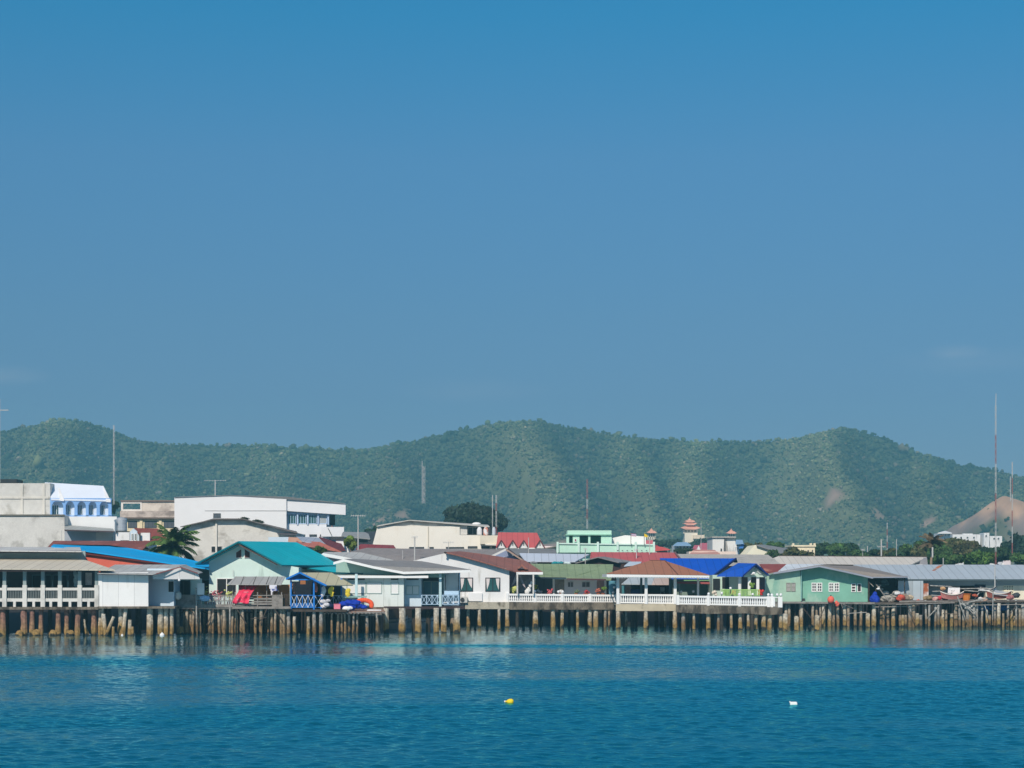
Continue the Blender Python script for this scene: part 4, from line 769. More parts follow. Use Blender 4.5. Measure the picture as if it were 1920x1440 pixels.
# ---- royal blue roof house and its porch
t = thing('royal_blue_roof_house', 'house with a broad royal blue metal roof behind the pavilion', 'house', 1300, 197)
ROYAL = mat('royal blue roof sheet', S(0,84,196), var=.05, rough=.7, sheet=.12)
SLAB('roof', ROYAL, t, [(1258,1084,190.5),(1331,1084,190.5),(1379,1047,197),(1237,1046.5,197)], .1); BARS('barge_board', mat('dark blue board', S(5,35,110)), t, [((1332,1084.5,190.5),(1380,1047.6,197))], .12)
b = MB(); b.slab([(1372,1046.6,197),(1381,1047,197),(1383,1053,199.5),(1376,1053,199.5)], .1); b.build('ridge_end', mat('dark blue board', S(5,35,110)), t)
PB('wall', mat('dull green wall', S(130,150,140)), t, 1262, 1348, 1083, 1118, 192, 5)
t = thing('blue_porch_house', 'small mint porch house with royal blue gable roof and white columns', 'house', 1395, 188)
MINT2 = mat('pale mint wall', S(190,212,198), var=.05, stain=.15, scol=S(160,185,170))
rf = MB(); rf.slab([(1344,1079.5,183.6),(1393,1079.5,183.6),(1418,1056.5,183.6),(1384,1055.5,192)], .09); rf.slab([(1418,1056.5,183.6),(1442,1078,183.6),(1420,1078,192),(1384,1055.5,192)], .09); rf = rf.build('roof', ROYAL, t)
BARS('barge_board', mat('dark blue board', S(5,35,110)), rf, [((1393,1080,183.5),(1418,1057.4,183.5)),((1418,1057.4,183.5),(1442,1079,183.5))], .07)
POLY('porch_gable', MINT2, t, [(1394,1080),(1414,1063),(1440,1077.5),(1437,1082),(1395,1082)], 184.2, .2); POLY('gable_panel', mat('grey gable panel', S(160,168,165)), t, [(1414,1067),(1417,1064),(1436,1077),(1424,1077)], 184.1, .08)
PB('wall', MINT2, t, 1336, 1436, 1078, 1120, 187, 5); window(t, 1353, 1368, 1081, 1105, 187, MINT2, DARK, 1, 1, .05, name='door'); PB('opening', DARK, t, 1337, 1350, 1085, 1106, 186.9, .1)
for x in (1387, 1405, 1421): PB('column', WHITE, t, x-2.6, x+2.6, 1077, 1116, 184.4, .3)
for x0, x1 in ((1391,1402),(1409,1418),(1425,1434)): window(t, x0, x1, 1080, 1107, 186.9, mat('plum frame', S(95,80,85)), mat('brown glass', (.09,.07,.075), rough=.3), 1, 3, .06)
lump('arch_lamp', WHITEC, [(1410,1076,1),(1413,1075,1)], .17, 'white oval lamp under the blue porch gable', 'lamp', 184, (1,.6,.7))
t = thing('picket_railing', 'pale green picket railing before the blue porch house', 'railing', 1390, 183, Z(1118,183)); b = MB()
for x in np.arange(1353, 1424, 2.6): b.pb(x, x+1.5, 1106, 1118, 183, .06)
b.build('pickets', mat('pale green pickets', S(160,205,120), var=.08), t); PB('top_rail', mat('pale green pickets', S(160,205,120)), t, 1352, 1424, 1105, 1107, 182.96, .12)
for x, y, c, lb in ((1362,1110,(100,140,60),'leafy potted plant behind the green pickets, at their start'),(1375,1110,(220,130,80),'orange potted flower behind the green pickets'),(1411,1097,(110,140,60),'green potted plant in the blue porch window'),(1340,1112,(225,215,200),'pale pot before the dark doorway next to the porch house'),(1427,1111,(215,60,60),'red pot at the end of the green pickets')):
    lump('potted_plant', mat('pot foliage %d' % x, S(*c), var=.3, vs=6), [(x+random.uniform(-3,3), y+random.uniform(-3,4), random.uniform(.5,1)) for k in range(9)], .17, lb, 'plant', 183.7, (1,1,1))['group'] = 'potted plants at the blue porch'
# ---- green boarded house
t = thing('green_house', 'green painted house with white casement windows and grey gable roof on thin piles', 'house', 1560, 190)
GREEN = mat('faded green boards', S(126,180,160), var=.14, vs=.6, stain=.6, scol=S(178,205,188), svec=(.7,.7,.35), sth=.52)
GREEN2 = mat('peeling green boards', S(165,198,178), var=.14, vs=.8, stain=.7, scol=S(115,172,158), svec=(.9,.9,.3), sth=.54)
POLY('wall', GREEN, t, [(1502,1068),(1536,1063),(1627,1083),(1627,1128.5),(1502,1128.5)], 188, 7); POLY('wing_wall', GREEN2, t, [(1434,1079),(1500,1069),(1502,1128),(1434,1128)], 187.4, 6)
BARS('corner_board', mat('pale teal board', S(150,195,190)), t, [((1502,1068,187.35),(1502,1127,187.35))], .05)
rf = MB(); rf.slab([(1536,1059,186.8),(1640,1082,186.8),(1702,1081,187.5),(1700,1078,196),(1612,1059,196),(1545,1058,196)], .09); rf.slab([(1440,1075,186.8),(1536,1059,186.8),(1545,1058,196),(1475,1070,196)], .09); rf = rf.build('roof', mat('grey brown roof', S(146,137,130), var=.1, vs=2, fine=.2), t)
b = MB(); b.band([(1450,1073.5),(1500,1066),(1536,1060),(1590,1071.5),(1637,1082)], 3.2, 186.7, .09); b.band([(1637,1081.5),(1702,1081)], 2, 186.72, .06); b.build('fascia', mat('grey fascia', S(150,155,168)), rf)
for x0, x1, n in ((1521.5,1531,0),(1532,1541.5,0),(1553.5,1563,0),(1564,1573.5,0)): window(t, x0, x1, 1092.5, 1109.5, 188, WHITEC, DARK, 2, 3, .08, .03)
for x0, x1 in ((1596,1604.5),(1607,1615)): window(t, x0, x1, 1094, 1110, 188, WHITEC, mat('dark brown pane', (.05,.03,.03)), 1, 3 if x0 < 1600 else 1, .06, .04)
for x0, x1 in ((1474,1482.5),(1483.5,1491.5)): window(t, x0, x1, 1092.5, 1109, 187.4, mat('old shutter frame', S(150,150,140)), mat('blotched shutter', S(185,182,178), var=.2, vs=5, fine=.8), 1, 2, .05, .03, 'shutter')
SLAB('floor', WOODG, t, [(1462,1128.5,186.6),(1690,1130,186.6),(1690,1127,196),(1462,1127,196)], .2); BARS('edge_beam', WOODG, t, [((1462,1129.5,186.5),(1690,1131.5,186.5))], .12)
for x, w_, l in ((1474,6,0),(1480,5,.03),(1500,5,-.06),(1503,6,0),(1524,5,0),(1531,4.5,0),(1538,4,0),(1544,6.5,0),(1555.5,7,0),(1563,5,0),(1571,5,0),(1583.5,6.5,0),(1591,5,.03),(1603.5,5.5,0),(1614,5,0),(1638.5,8,0),(1652.5,5,0),(1657,4,.02),(1664.5,5,-.04),(1675,7,0)):
    pile(t, x, 186.8+random.uniform(0,.6), w_, 1130.5, PILEW if w_ < 6 else PILEC, lean=l)
rand_piles(t, 1470, 1690, 30, 188, 195, 5, Z(1129,187), PILED, .03)
for x, yt_, w_, lb in ((1493.5,1156.5,7.5,'square stump standing clear in the water, nearest the terrace end'),(1532,1154.5,7.5,'square stump standing clear in the water before the green house'),(1627.5,1151,7,'short square stump in the water under the far end of the green house'),(1472.5,1152,8,'thick stump beside the terrace end in front of the green house')):
    b = MB(); d_ = 172.5 if x != 1627.5 else 184; r0 = w_*d_/F/2; xx = X(x,d_); b.box(xx-r0, xx+r0, d_, d_+r0*1.8, -.8, Z(yt_,d_)); b.box(xx-r0*.85, xx+r0*.7, d_+.05, d_+r0*1.5, Z(yt_,d_), Z(yt_-1.5,d_)); tag(b.build('mooring_stump', PILEC), lb, 'post', 'square stumps in the water')
fl = thing('orange_net_float', 'large orange red net float hung at the deck edge under the green house', 'float', 1557, 186.2, Z(1132,186)); b = MB(); b.ball((X(1557.5,186), 185.9, Z(1124.5,186)), .33, 14, 10, (1,1,1.08)); b.build('float_body', mat('orange float', S(235,110,90), var=.08, vs=2), fl, True)
b = MB(); b.lathe((X(1557.5,186), 185.9, Z(1117.8,186)), [(.06,0),(.05,.12)], 8); b.build('eye', SHADE, fl)
lump('small_orange_float', mat('orange float', S(235,110,90)), [(1568,1130,1),(1570,1133,1.2)], .17, 'small worn orange float beside the large round one', 'float', 185.9, (.9,.8,1.1))
b = MB(); b.tube(P(1577,1131,185.8), P(1600,1141,185.7), .03); b.tube(P(1576,1128,185.8), P(1580,1140,185.8), .03); tag(b.build('rope', WOODG), 'grey rope slung between piles under the green house', 'rope')
b = MB(); b.pb(1504, 1510, 1124, 1127, 186.9, .3); b.lathe((X(1507,187),187,Z(1124,187)), [(.1,0),(.12,.1)], 8); tag(b.build('paint_can', SHADE), 'dark tin on the ledge below the green house corner', 'tin')
# ---- open shed end
t = thing('open_net_shed', 'dark open net shed with a leaning ladder at the end of the green house', 'shed', 1660, 190)
PB('back_wall', DARK, t, 1627, 1730, 1084, 1128, 193.5, .3)
SLAB('floor', WOODG, t, [(1627,1129.3,186.8),(1690,1130,186.8),(1690,1128,193),(1627,1128,193)], .1)
BARS('post', WOODD, t, [((1629,1088,187.2),(1629,1130,187.2)),((1642,1090,188),(1642,1128,188)),((1696,1084,188),(1696,1130,188))], .06)
BARS('leaning_pole', WOODG, t, [((1643,1096,187.5),(1668,1130,186.6)),((1628,1090,187.5),(1638,1100,187.2))], .05)
lump('net_heap', mat('grey net', S(165,162,155), var=.35, vs=6), [(1662,1121,1.3),(1670,1124,1.2),(1655,1124,1),(1676,1118,1.2),(1680,1112,1),(1652,1105,.6),(1648,1098,.5),(1660,1112,.9)], .42, 'heap of grey nets in the open shed', 'net', 189)
lump('blue_bag', BTARP, [(1640,1122,1.1),(1637,1124,.9),(1643,1124,.9),(1640,1115,.7)], .38, 'blue tarpaulin bag standing in the open shed entrance', 'bag', 187.4, (.9,.8,1.1))
lump('white_bag', WHITEC, [(1646,1104,.8),(1648,1101,.5)], .22, 'small white bag hung on the open shed post', 'bag', 187.5)
lump('hanging_net', mat('dull teal net', S(60,85,90), var=.3), [(1658,1090,1),(1661,1095,.9),(1656,1097,.8)], .35, 'teal net hung under the open shed roof', 'net', 190)
# ---- long grey roofed warehouse
t = thing('grey_roof_warehouse', 'long warehouse with a pale grey metal roof and a rust streak', 'warehouse', 1800, 200)
SLAB('roof', mat('pale grey metal roof', S(172,184,194), var=.04, sheet=.08, stain=.1, scol=S(140,150,155)), t, [(1684,1084.5,190),(2060,1087,190),(2060,1059,195.5),(1600,1058.5,195.5)], .1)
b = MB(); b.slab([(1744.5,1073.5,192.6),(1749.5,1073.5,192.6),(1769,1059.6,195.3),(1762,1059.6,195.3)], .04); o = b.build('rust_patch', mat('rust sheet', S(178,105,70), var=.35, vs=1.2, col2=S(165,165,165), c2th=.5, c2s=.8), t); o.location.z += .06
b = MB(); b.pb(1684, 2060, 1086, 1088.5, 189.8, .1); b.build('gutter', mat('dark gutter', S(70,85,92)), t)
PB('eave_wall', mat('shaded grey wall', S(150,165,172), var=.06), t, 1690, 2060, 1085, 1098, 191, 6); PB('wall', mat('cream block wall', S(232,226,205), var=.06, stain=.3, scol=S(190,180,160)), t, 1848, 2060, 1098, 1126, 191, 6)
PB('corrugated_wall', mat('bluish corrugated sheet', S(178,190,198), var=.06, sheet=.4, stain=.3, scol=S(150,145,140)), t, 1684, 1731, 1089, 1126, 189, .15); PB('rust_panel', mat('rusty white panel', S(215,205,200), col2=S(165,90,55), c2th=.5, c2s=.9), t, 1731, 1741, 1094, 1126, 189.2, .12)
PB('inner_wall', mat('grey inner wall', S(160,165,165), var=.15, vs=2), t, 1741, 1800, 1098, 1126, 192, .2); PB('dark_bay', DARK, t, 1800, 1848, 1097, 1126, 192, .2)
o = window(t, 1882, 1900, 1097.5, 1113, 190.95, mat('cream vent block', S(236,228,200)), DARK, 4, 3, .06, .07, 'vent_block')
PB('door', mat('navy door sheet', S(30,40,60)), t, 1828, 1848, 1096, 1104, 190.9, .1)
# ---- fishermen's pier with its clutter
t = thing('fishing_pier', 'ramshackle wooden fishing pier on dense thin poles before the grey warehouse', 'pier', 1800, 187)
SLAB('deck_boards', WOODG, t, [(1686,1126.5,186),(1960,1127,186),(1960,1124,191),(1686,1124,191)], .15); BARS('edge_beam', WOODD, t, [((1640,1131,185.8),(1790,1129.5,185.8)),((1790,1129,185.9),(1930,1128,185.9))], .09)
BARS('under_rail', WOODG, t, [((1680,1133,185.6),(1790,1130,185.6)),((1790,1135,185.7),(1930,1133,185.7)),((1640,1138,185.9),(1700,1137,185.9))], .06)
for i, x in enumerate([1688,1693,1698,1706,1713,1720,1726,1735.5,1742,1754,1759,1768,1774,1785,1792,1799,1806,1814,1819,1826,1832,1842,1850,1856,1865,1873,1881,1890,1897,1905,1912,1918,1930,1945]):
    tall = x in (1735.5,1754,1799,1832,1842,1865,1890,1905)
    pile(t, x, 186+random.uniform(-.3,.5), 4.2 if tall else random.choice((4.5,5.5,7)), (1127-random.uniform(0,4)) if tall else random.choice((1131,1131,1134,1143,1150,1153)), PILEG if tall else random.choice((PILEW,PILEC,PILEG)), lean=random.uniform(-.06,.06))
rand_piles(t, 1690, 1950, 46, 187, 193, 5, Z(1129,187), PILED, .08)
rand_piles(t, 1690, 1950, 18, 186.8, 189, 7, 1.0, PILEC, .1)
for x0, y0, x1, y1, lb in ((1795,1118,1812,1166,'thin white pole leaning steeply against the fishing pier'),(1803,1128,1826,1152,'grey pole slanting down under the fishing pier'),(1800,1130,1830,1148,'second slanting grey pole crossing under the fishing pier'),(1862,1110,1861,1172,'stout upright grey pole rising above the pier deck'),(1800,1133,1850,1122,'long bamboo pole laid slanting along the pier edge')):
    b = MB(); b.tube(P(x0,y0,185.4), P(x1,y1,185.4), .05, .06); tag(b.build('pole', PILEG), lb, 'pole', 'loose poles at the fishing pier')
def rowboat(lb, x, y, d, L_, hh, m, m2):
    t2 = thing('wooden_boat', lb, 'boat', x, d, Z(y,d), 'small boats on the fishing pier'); hull = MB(); R0 = []
    for u in np.linspace(-1, 1, 9):
        wd = .5*(1-abs(u)**2.4*.92); up = .3*u*u; z0 = Z(y,d); R0.append([(X(x,d)+u*L_, d-wd, z0+hh+up), (X(x,d)+u*L_*.9, d-wd*.5, z0+up*.6), (X(x,d)+u*L_*.9, d+wd*.5, z0+up*.6), (X(x,d)+u*L_, d+wd, z0+hh+up)])
    for a_, b_ in zip(R0, R0[1:]): hull.hexa(a_, b_)
    hull.build('hull', m, t2); g = MB()
    for a_, b_ in zip(R0, R0[1:]): g.tube(a_[0], b_[0], .05)
    g.build('gunwale', m2, t2)
RB = mat('red brown hull', S(150,85,75), var=.25, vs=3)
rowboat('red brown boat drawn up on the pier beneath the slanted grey sheet', 1873, 1123, 187.6, 1.2, .5, RB, mat('pale gunwale', S(225,215,205)))
rowboat('pinkish boat lying before the white cloth on the pier', 1785, 1124, 187.2, 1.1, .45, mat('pink hull', S(185,120,115), var=.2, vs=3), mat('pale gunwale', S(225,215,205)))
rowboat('white boat with dark rim resting high beside the slanted grey sheet', 1853, 1111, 189, .8, .3, WHITE, SHADE)
b = MB(); b.slab([(1860,1113,187),(1896,1118,187),(1888,1110,188.6),(1866,1106,188.6)], .05); tag(b.build('roof_sheet', mat('grey roofing sheet', S(185,190,195), sheet=.3)), 'slanted grey roofing sheet propped over the red brown boat', 'sheet')
b = MB(); b.slab([(1834,1106,188),(1856,1107,188),(1862,1103,190),(1842,1103,190)], .05); tag(b.build('tarp_sheet', mat('pale tarp', S(225,225,222))), 'pale tarp sheet stretched above the white boat', 'sheet')
# white cloth with ragged edge
b = MB(); b.poly([(1778,1101.5),(1800,1102),(1799.5,1113),(1797,1118),(1794,1124),(1791,1117),(1788,1121),(1784,1114),(1777,1112)], 187.6, .05); tag(b.build('torn_cloth', mat('torn white cloth', S(232,232,232), var=.1, col2=S(70,60,65), c2th=.6, c2s=2.2)), 'torn white cloth hung over the pier clutter', 'cloth')
t2 = thing('orange_tub', 'large orange brown tub on the fishing pier beside the torn cloth', 'tub', 1812, 187.5, Z(1127,187.5)); b = MB(); b.lathe((X(1812,187.5),187.5,Z(1127,187.5)), [(.3,0),(.36,.3),(.4,.6),(.43,.64)], 14); b.build('body', mat('orange brown plastic', S(200,120,50), var=.2, vs=3), t2); b = MB(); b.lathe((X(1812,187.5),187.5,Z(1127,187.5)+.64), [(.46,0),(.46,.06)], 14); b.build('rim', mat('orange rim', S(190,105,45)), t2)
for x, y, r0, c, lb, nm in ((1688,1121,.5,(200,85,65),'red orange net heap beside the corrugated wall','net_heap'),(1697,1119,.45,(150,135,120),'grey brown net heap by the corrugated wall','net_heap'),(1706,1121,.42,(195,180,155),'pale tan net heap by the corrugated wall','net_heap'),(1741,1121,.45,(150,128,95),'brown net pile near the rusty panel','net_heap'),(1721,1126,.2,(235,95,50),'small bright orange bundle at the pier edge','bundle'),(1762,1121,.32,(205,70,80),'bright red bundle on the fishing pier','bundle'),(1753,1123,.35,(215,165,155),'pinkish cloth bundle on the fishing pier','bundle'),(1772,1122,.32,(165,105,100),'dull red net bundle before the pinkish boat','bundle'),(1828,1117,.3,(175,85,60),'rust red bundle behind the orange tub','bundle'),(1838,1122,.22,(232,230,225),'white box shaped bundle on the pier','bundle'),(1846,1124,.3,(225,175,150),'tan pink bundle at the middle of the pier','bundle'),(1893,1120,.4,(175,110,110),'faded red heap at the far end of the pier','bundle'),(1906,1117,.4,(70,75,80),'dark grey gear heap near the picture edge','heap'),(1683,1112,.3,(225,225,220),'white sack at the foot of the open shed','sack'),(1767,1104,.3,(205,165,120),'tan roll hung before the inner wall','roll')):
    lump(nm, mat('heap %d' % x, S(*c), var=.4, vs=5, fine=.3), [(x+random.uniform(-7,7)*r0, y+random.uniform(-4,4)*r0, random.uniform(.6,1)) for k in range(7)], r0*.75, lb, nm.split('_')[0], 187+random.uniform(0,1.5), (1.1,.8,.75))
for x0, y0, x1, y1 in ((1744,1098,1785,1100),(1748,1109,1772,1108),(1800,1104,1850,1103),(1808,1107,1842,1110),(1745,1116,1790,1119),(1826,1126,1840,1105),(1700,1113,1690,1127),(1704,1112,1712,1127),(1850,1103,1870,1112)):
    b = MB(); b.tube(P(x0,y0,188.2), P(x1,y1,188.4), .05); tag(b.build('bamboo_pole', PILEG), 'thin pole lying among the fishing gear on the pier', 'pole', 'thin poles among the fishing gear')
for i, x in enumerate((1834,1849,1861,1878)):
    b = MB(); b.v = []; k = MB(); k.lathe((0,0,0), [(.3,0),(.33,.05),(.33,.4),(.35,.43),(.33,.46),(.33,.85),(.3,.9)], 14); k.v = [(X(x,187.2)+c_-.45, 187.2+b_, Z(1139,187.2)+a_) for a_, b_, c_ in k.v]
    tag(k.build('blue_drum', mat('blue drum plastic', S(25,85,150), var=.15, vs=3)), ('blue drum lashed under the pier, first past the slanting poles','blue drum lashed under the pier, second past the slanting poles','blue drum lashed under the pier beside the stout grey pole','blue drum lashed under the pier, farthest from the slanting poles')[i], 'drum', 'blue drums under the pier')
for x, y in ((1816,1135),(1821,1137),(1826,1134)):
    pass
lump('white_fender', WHITE, [(1811,1134,1),(1817,1135,1),(1824,1136,.9)], .32, 'dirty white fenders slung under the pier edge', 'fender', 186.4, (.8,.6,1.2))
for i, x in enumerate((1895,1903,1911)):
    b = MB(); b.tube(P(x-3,1140+i,186.6), P(x+16,1141+i,186.6), .06); b.tube(P(x-3,1137+i,186.6), P(x+14,1137.5+i,186.6), .05); tag(b.build('plank_stack', WOODG), ('pale planks tied under the pier near its end','pale planks tied under the pier, the middle bundle','pale planks tied under the pier at the picture edge')[i], 'planks')
for xa, ya, xb, yb in ((1500,1133,1522,1160),(1548,1134,1535,1166),(1590,1150,1625,1148),(1648,1133,1668,1165),(1700,1134,1714,1162),(1738,1160,1760,1136),(1768,1150,1798,1152),(1846,1134,1856,1166),(1888,1160,1905,1136)): BARS('brace', PILEG if xa % 4 else WOODD, bpy.data.objects['fishing_pier'], [((xa,ya,185.6),(xb,yb,185.7))], .05)
# buoys
b = MB(); bx, by = X(957,72), 72.0
b.lathe((0,0,0), [(.016,-.19),(.035,-.18),(.035,-.13),(.075,-.10),(.10,-.03),(.105,.04),(.075,.10),(.02,.12)], 14); b.v = [(bx+c_, by+b_, .055+a_) for a_, b_, c_ in b.v]
t = thing('yellow_buoy', 'bright yellow pear shaped fishing float on the open water', 'buoy', 957, 72); b.build('float_body', mat('yellow float', S(252,212,50), var=.08, vs=8, col2=S(225,150,30), c2th=.62, c2s=5), t, True)
b = MB(); b.lathe((0,0,0), [(.03,-.225),(.035,-.185)], 8); b.v = [(bx+c_, by+b_, .058+a_) for a_, b_, c_ in b.v]; b.build('eye', WHITE, t)
t = thing('white_jug_float', 'white plastic jug used as a float on the open water', 'float', 1488, 71); x = X(1488,71)
b = MB(); b.hexa([(x-.13,70.92,-.06),(x+.14,70.9,-.06),(x+.15,71.08,-.06),(x-.12,71.08,-.06)], [(x-.14,70.93,.11),(x+.11,70.91,.11),(x+.12,71.07,.11),(x-.13,71.07,.11)]); o = b.build('jug_body', WHITEC, t); md = o.modifiers.new('soft', 'BEVEL'); md.width = .03; md.segments = 3
b = MB(); b.tube((x-.115,71,.08), (x-.145,71,.125), .026, .022, 8); b.build('neck', WHITEC, t)
# ================================================================ the town behind
def block(name, lb, cat, px, d): return thing(name, lb, cat, px, d, 1.9)
# raw concrete block with the blue arcade
t = block('blue_arcade_building', 'white block with sky blue arches under a sloping parapet, joined to a raw concrete block', 'building', 110, 300)
RAWC = mat('raw stained concrete', S(212,210,204), var=.1, vs=.25, stain=.6, scol=S(135,128,112), svec=(.3,.3,.22), sth=.5, fine=.12)
PB('concrete_wall', RAWC, t, -60, 94, 906, 966, 300, 14); PB('lower_concrete_wall', CONCL, t, -60, 121, 966, 1085, 296, 12); BARS('ledge', mat('dark ledge', S(110,105,95)), t, [((-60,966,295.9),(121,966,295.9))], .16)
b = MB()
for x in (41, 82): b.pb(x-2, x+2, 908, 965, 299.85, .2)
b.pb(-60, 94, 931, 935, 299.83, .2); b.build('concrete_frame', mat('pale concrete frame', S(214,210,200), stain=.4, scol=S(150,142,128)), t)
ARC = mat('sky blue arcade', S(128,172,225), var=.04); PWH = mat('bluish white render', S(222,230,242), var=.03)
POLY('side_parapet', PWH, t, [(84,905.5),(96,935),(96,966),(90,966),(90,935)], 300.3, .4)
SLAB('sloped_parapet', PWH, t, [(96,935.5,299.6),(207,938,299.6),(194,911,303),(84,904.5,303)], .2)
b = MB()
for pts in ([(108,907,303),(112,935,299.4),(120,936,299.4)], [(192,911,303),(199,937.5,299.4),(207.5,938,299.4)]): b.slab(pts, .3)
b.build('parapet_rib', mat('white rib', (.8,.8,.8)), t)
PB('inner_wall', mat('pale inner wall', S(215,228,240)), t, 94, 208, 938, 968, 300.85, .3); PB('arcade_floor', ARC, t, 94, 208, 966.5, 969, 299.7, 4)
fr = MB(); xs_ = [(97,118.5),(123,139.5),(145,161),(166,181),(187,203)]
fr.pb(94, 209, 934, 940, 299.7, .35)
edges = [94]+[v for a, c in xs_ for v in (a, c)]+[209]
for a, c in zip(edges[::2], edges[1::2]): fr.pb(a, c, 940, 968, 299.7, .35)
for a, c in xs_:
    for s_ in (-1, 1):
        x_ = a if s_ < 0 else c; fr.poly([(x_,940),(x_-s_*6,940),(x_-s_*2.5,942.5),(x_,948)], 299.71, .33)
fr.build('arcade', ARC, t)
for a, c in xs_: window(t, a+1, a+(c-a)*.6, 947, 965, 300.8, WHITEC, TEALGL, 3, 1, .05)
PB('lower_wall', mat('white lower band', S(235,236,235), var=.03), t, 121.5, 219, 968.5, 1085, 298.6, 8)
SLAB('canopy_roof', mat('grey canopy', S(178,180,175), sheet=.2), t, [(121,993,292),(214,996,292),(212,991,298),(121,984,298)], .15); BARS('canopy_edge', mat('plum edge', S(80,60,62)), t, [((121,994,291.9),(214,997,291.9))], .12)
PB('shade_wall', mat('blue grey shaded wall', S(165,172,182)), t, 121, 186, 996, 1030, 295.5, .3); PB('stained_wall', mat('sooty wall', S(205,203,196), var=.1, stain=.8, scol=S(95,88,80), svec=(.5,.5,.6), sth=.52), t, 180, 212, 998, 1020, 295, .4)
t = block('roof_shed', 'small dark flat shed roof on top of the raw concrete block', 'shed', 10, 303); PB('roof', mat('black roof edge', S(45,45,48)), t, -40, 31, 898.5, 905, 302, 4)
# stainless tank
t = thing('water_tank', 'stainless steel water tank on a white pedestal', 'tank', 227.5, 262, 8); b = MB(); c = (X(227.5,262),262,Z(996,262)); r0 = 10.5*262/F; b.lathe(c, [(r0*.95,0),(r0,.12),(r0,.5),(r0*1.03,.53),(r0,.56),(r0,1.0),(r0*1.03,1.03),(r0,1.06),(r0,1.5),(r0*.7,1.75),(r0*.2,1.85)], 16); b.build('tank_body', METAL, t)
b = MB(); b.pb(214, 240, 996, 998, 261.3, 1.6); b.build('tank_stand', SHADE, t); PB('pedestal', WHITE, t, 217, 222, 998, 1035, 261.6, .6)
b = MB(); b.bar((216,974,261),(216,998,261), .08); b.bar((214,976,261),(219,980,261), .08); b.build('pipe', mat('blue grey pipe', S(110,130,145)), t)
t = block('white_terrace_house', 'small white terrace house with a red tiled roof beside the steel tank', 'house', 265, 255)
SLAB('roof', mat('red tile roof', S(150,72,58), var=.15, sheet=.3), t, [(270,1014,250),(318,1016,250),(296,991,258),(252,990,258)], .12); PB('wall', mat('pale blue white wall', S(226,232,240)), t, 222, 281, 998.5, 1030, 256, 5)
POLY('gable_wall', BLUEW, t, [(240,1000),(250,991),(262,1000),(262,1018),(240,1018)], 255.6, .4)
PB('parapet', WHITE, t, 264, 281, 999, 1016, 250.2, .4); PB('parapet', WHITE, t, 222, 243, 998, 1013, 252, .3); PB('dark_sill', DKBR, t, 226, 241, 1013, 1017, 252, .2)
for x0, x1 in ((246,250),(252,256)): window(t, x0, x1, 1000, 1014, 255.5, WHITEC, TEALGL, 1, 1, .08)
BARS('pillar', SHADE, t, [((262.5,1000,249.8),(262.5,1016,249.8))], .12)
# yellow block
t = block('yellow_block', 'pale yellow apartment block with an open weathered roof terrace', 'building', 280, 360)
YEL = mat('pale yellow render', S(236,220,182), var=.05, stain=.2, scol=S(190,172,140)); PKW = mat('pinkish weathered render', S(222,210,196), var=.12, stain=.6, scol=S(130,110,100), svec=(.3,.3,.3), sth=.5)
PB('wall', YEL, t, 236, 340, 973.2, 1085, 360.4, 10); PB('terrace_parapet', mat('stained parapet', S(205,190,178), var=.12, stain=.75, scol=S(120,105,98), svec=(.3,.3,.4), sth=.47), t, 225, 340, 958, 971, 360, .5); PB('terrace_slab', mat('dark slab', S(105,90,80)), t, 222, 340, 970, 973, 359.7, 3)
b = MB(); b.pb(227, 266, 940, 944, 361, .6); b.pb(227, 230.5, 944, 959, 361, .6); b.pb(263, 266, 944, 959, 361, .6); b.pb(230.5, 263, 955, 959, 361, .6); b.build('terrace_frame', mat('cream frame', S(240,232,222)), t)
PB('back_wall', PKW, t, 266, 340, 940.6, 960, 361.1, .6); PB('terrace_roof', mat('dark terrace roof', S(130,112,102)), t, 226, 340, 937.8, 940.4, 360.8, 6)
for x0, x1 in ((240,257),(271,294),(307,330)): window(t, x0, x1, 977, 990, 360.4, SHADE, mat('slate pane', (.09,.1,.12)), 3, 1, .1)
for x in (262, 298): PB('pilaster', YEL, t, x, x+5, 973.3, 1010, 360.1, .5)
# big white building
t = block('white_office_block', 'long white flat topped building with a row of blue framed windows at its side', 'building', 480, 335)
POLY('front_wall', mat('bright white render', (.84,.84,.84), var=.02), t, [(327,932),(430,928.5),(537,931.5),(537,1085),(327,1085)], 333, 12)
POLY('side_wall', mat('white side render', (.80,.81,.83), var=.03, stain=.3, scol=S(165,168,172), svec=(.6,.6,.25), sth=.6), t, [(537,931.5),(648,944.5),(648,965.5),(537,958)], 333.4, .4)  # duller white: weaker light on the side put into its colour
SLAB('roof', mat('roof felt', S(150,150,150)), t, [(327,932,332.8),(430,928.2,332.8),(537,931.2,332.8),(648,944.2,333.2),(640,943,350),(340,931,350)], .06)
BARS('wall_joint', mat('joint line', S(170,168,166)), t, [((384,957.5,332.95),(540,957.5,332.95))], .04)
PB('rear_mass', mat('white side render', (.8,.81,.83)), t, 537, 618, 958, 1085, 336.5, 9)
b = MB(); b.pb(538, 612, 983, 1012, 334.2, .5); b.pb(602, 645, 988, 1006, 333.2, .4); b.build('balcony', mat('white balcony', (.82,.83,.85), var=.03), t)
for i, x in enumerate((540, 559, 578.5, 598)): window(t, x, x+15, 965, 982.5, 334.4, mat('pale blue frame', S(190,212,240)), TEALGL if i < 3 else mat('grey pane', S(165,172,175)), 3 if i < 3 else 1, 1, .1)
for x in (556.5, 575.5, 595, 614): PB('column', mat('pale blue frame', S(190,212,240)), t, x, x+2.6, 960, 984, 334, .4)
PB('blue_eave', mat('pale blue frame', S(190,212,240)), t, 538, 624, 959.5, 964, 334.1, .5)
PB('dark_recess', DARK, t, 617, 628, 965, 985, 337, .3)
window(t, 400, 414, 962.5, 971, 333, SHADE, mat('slate pane', (.09,.1,.12)), 2, 1, .08)
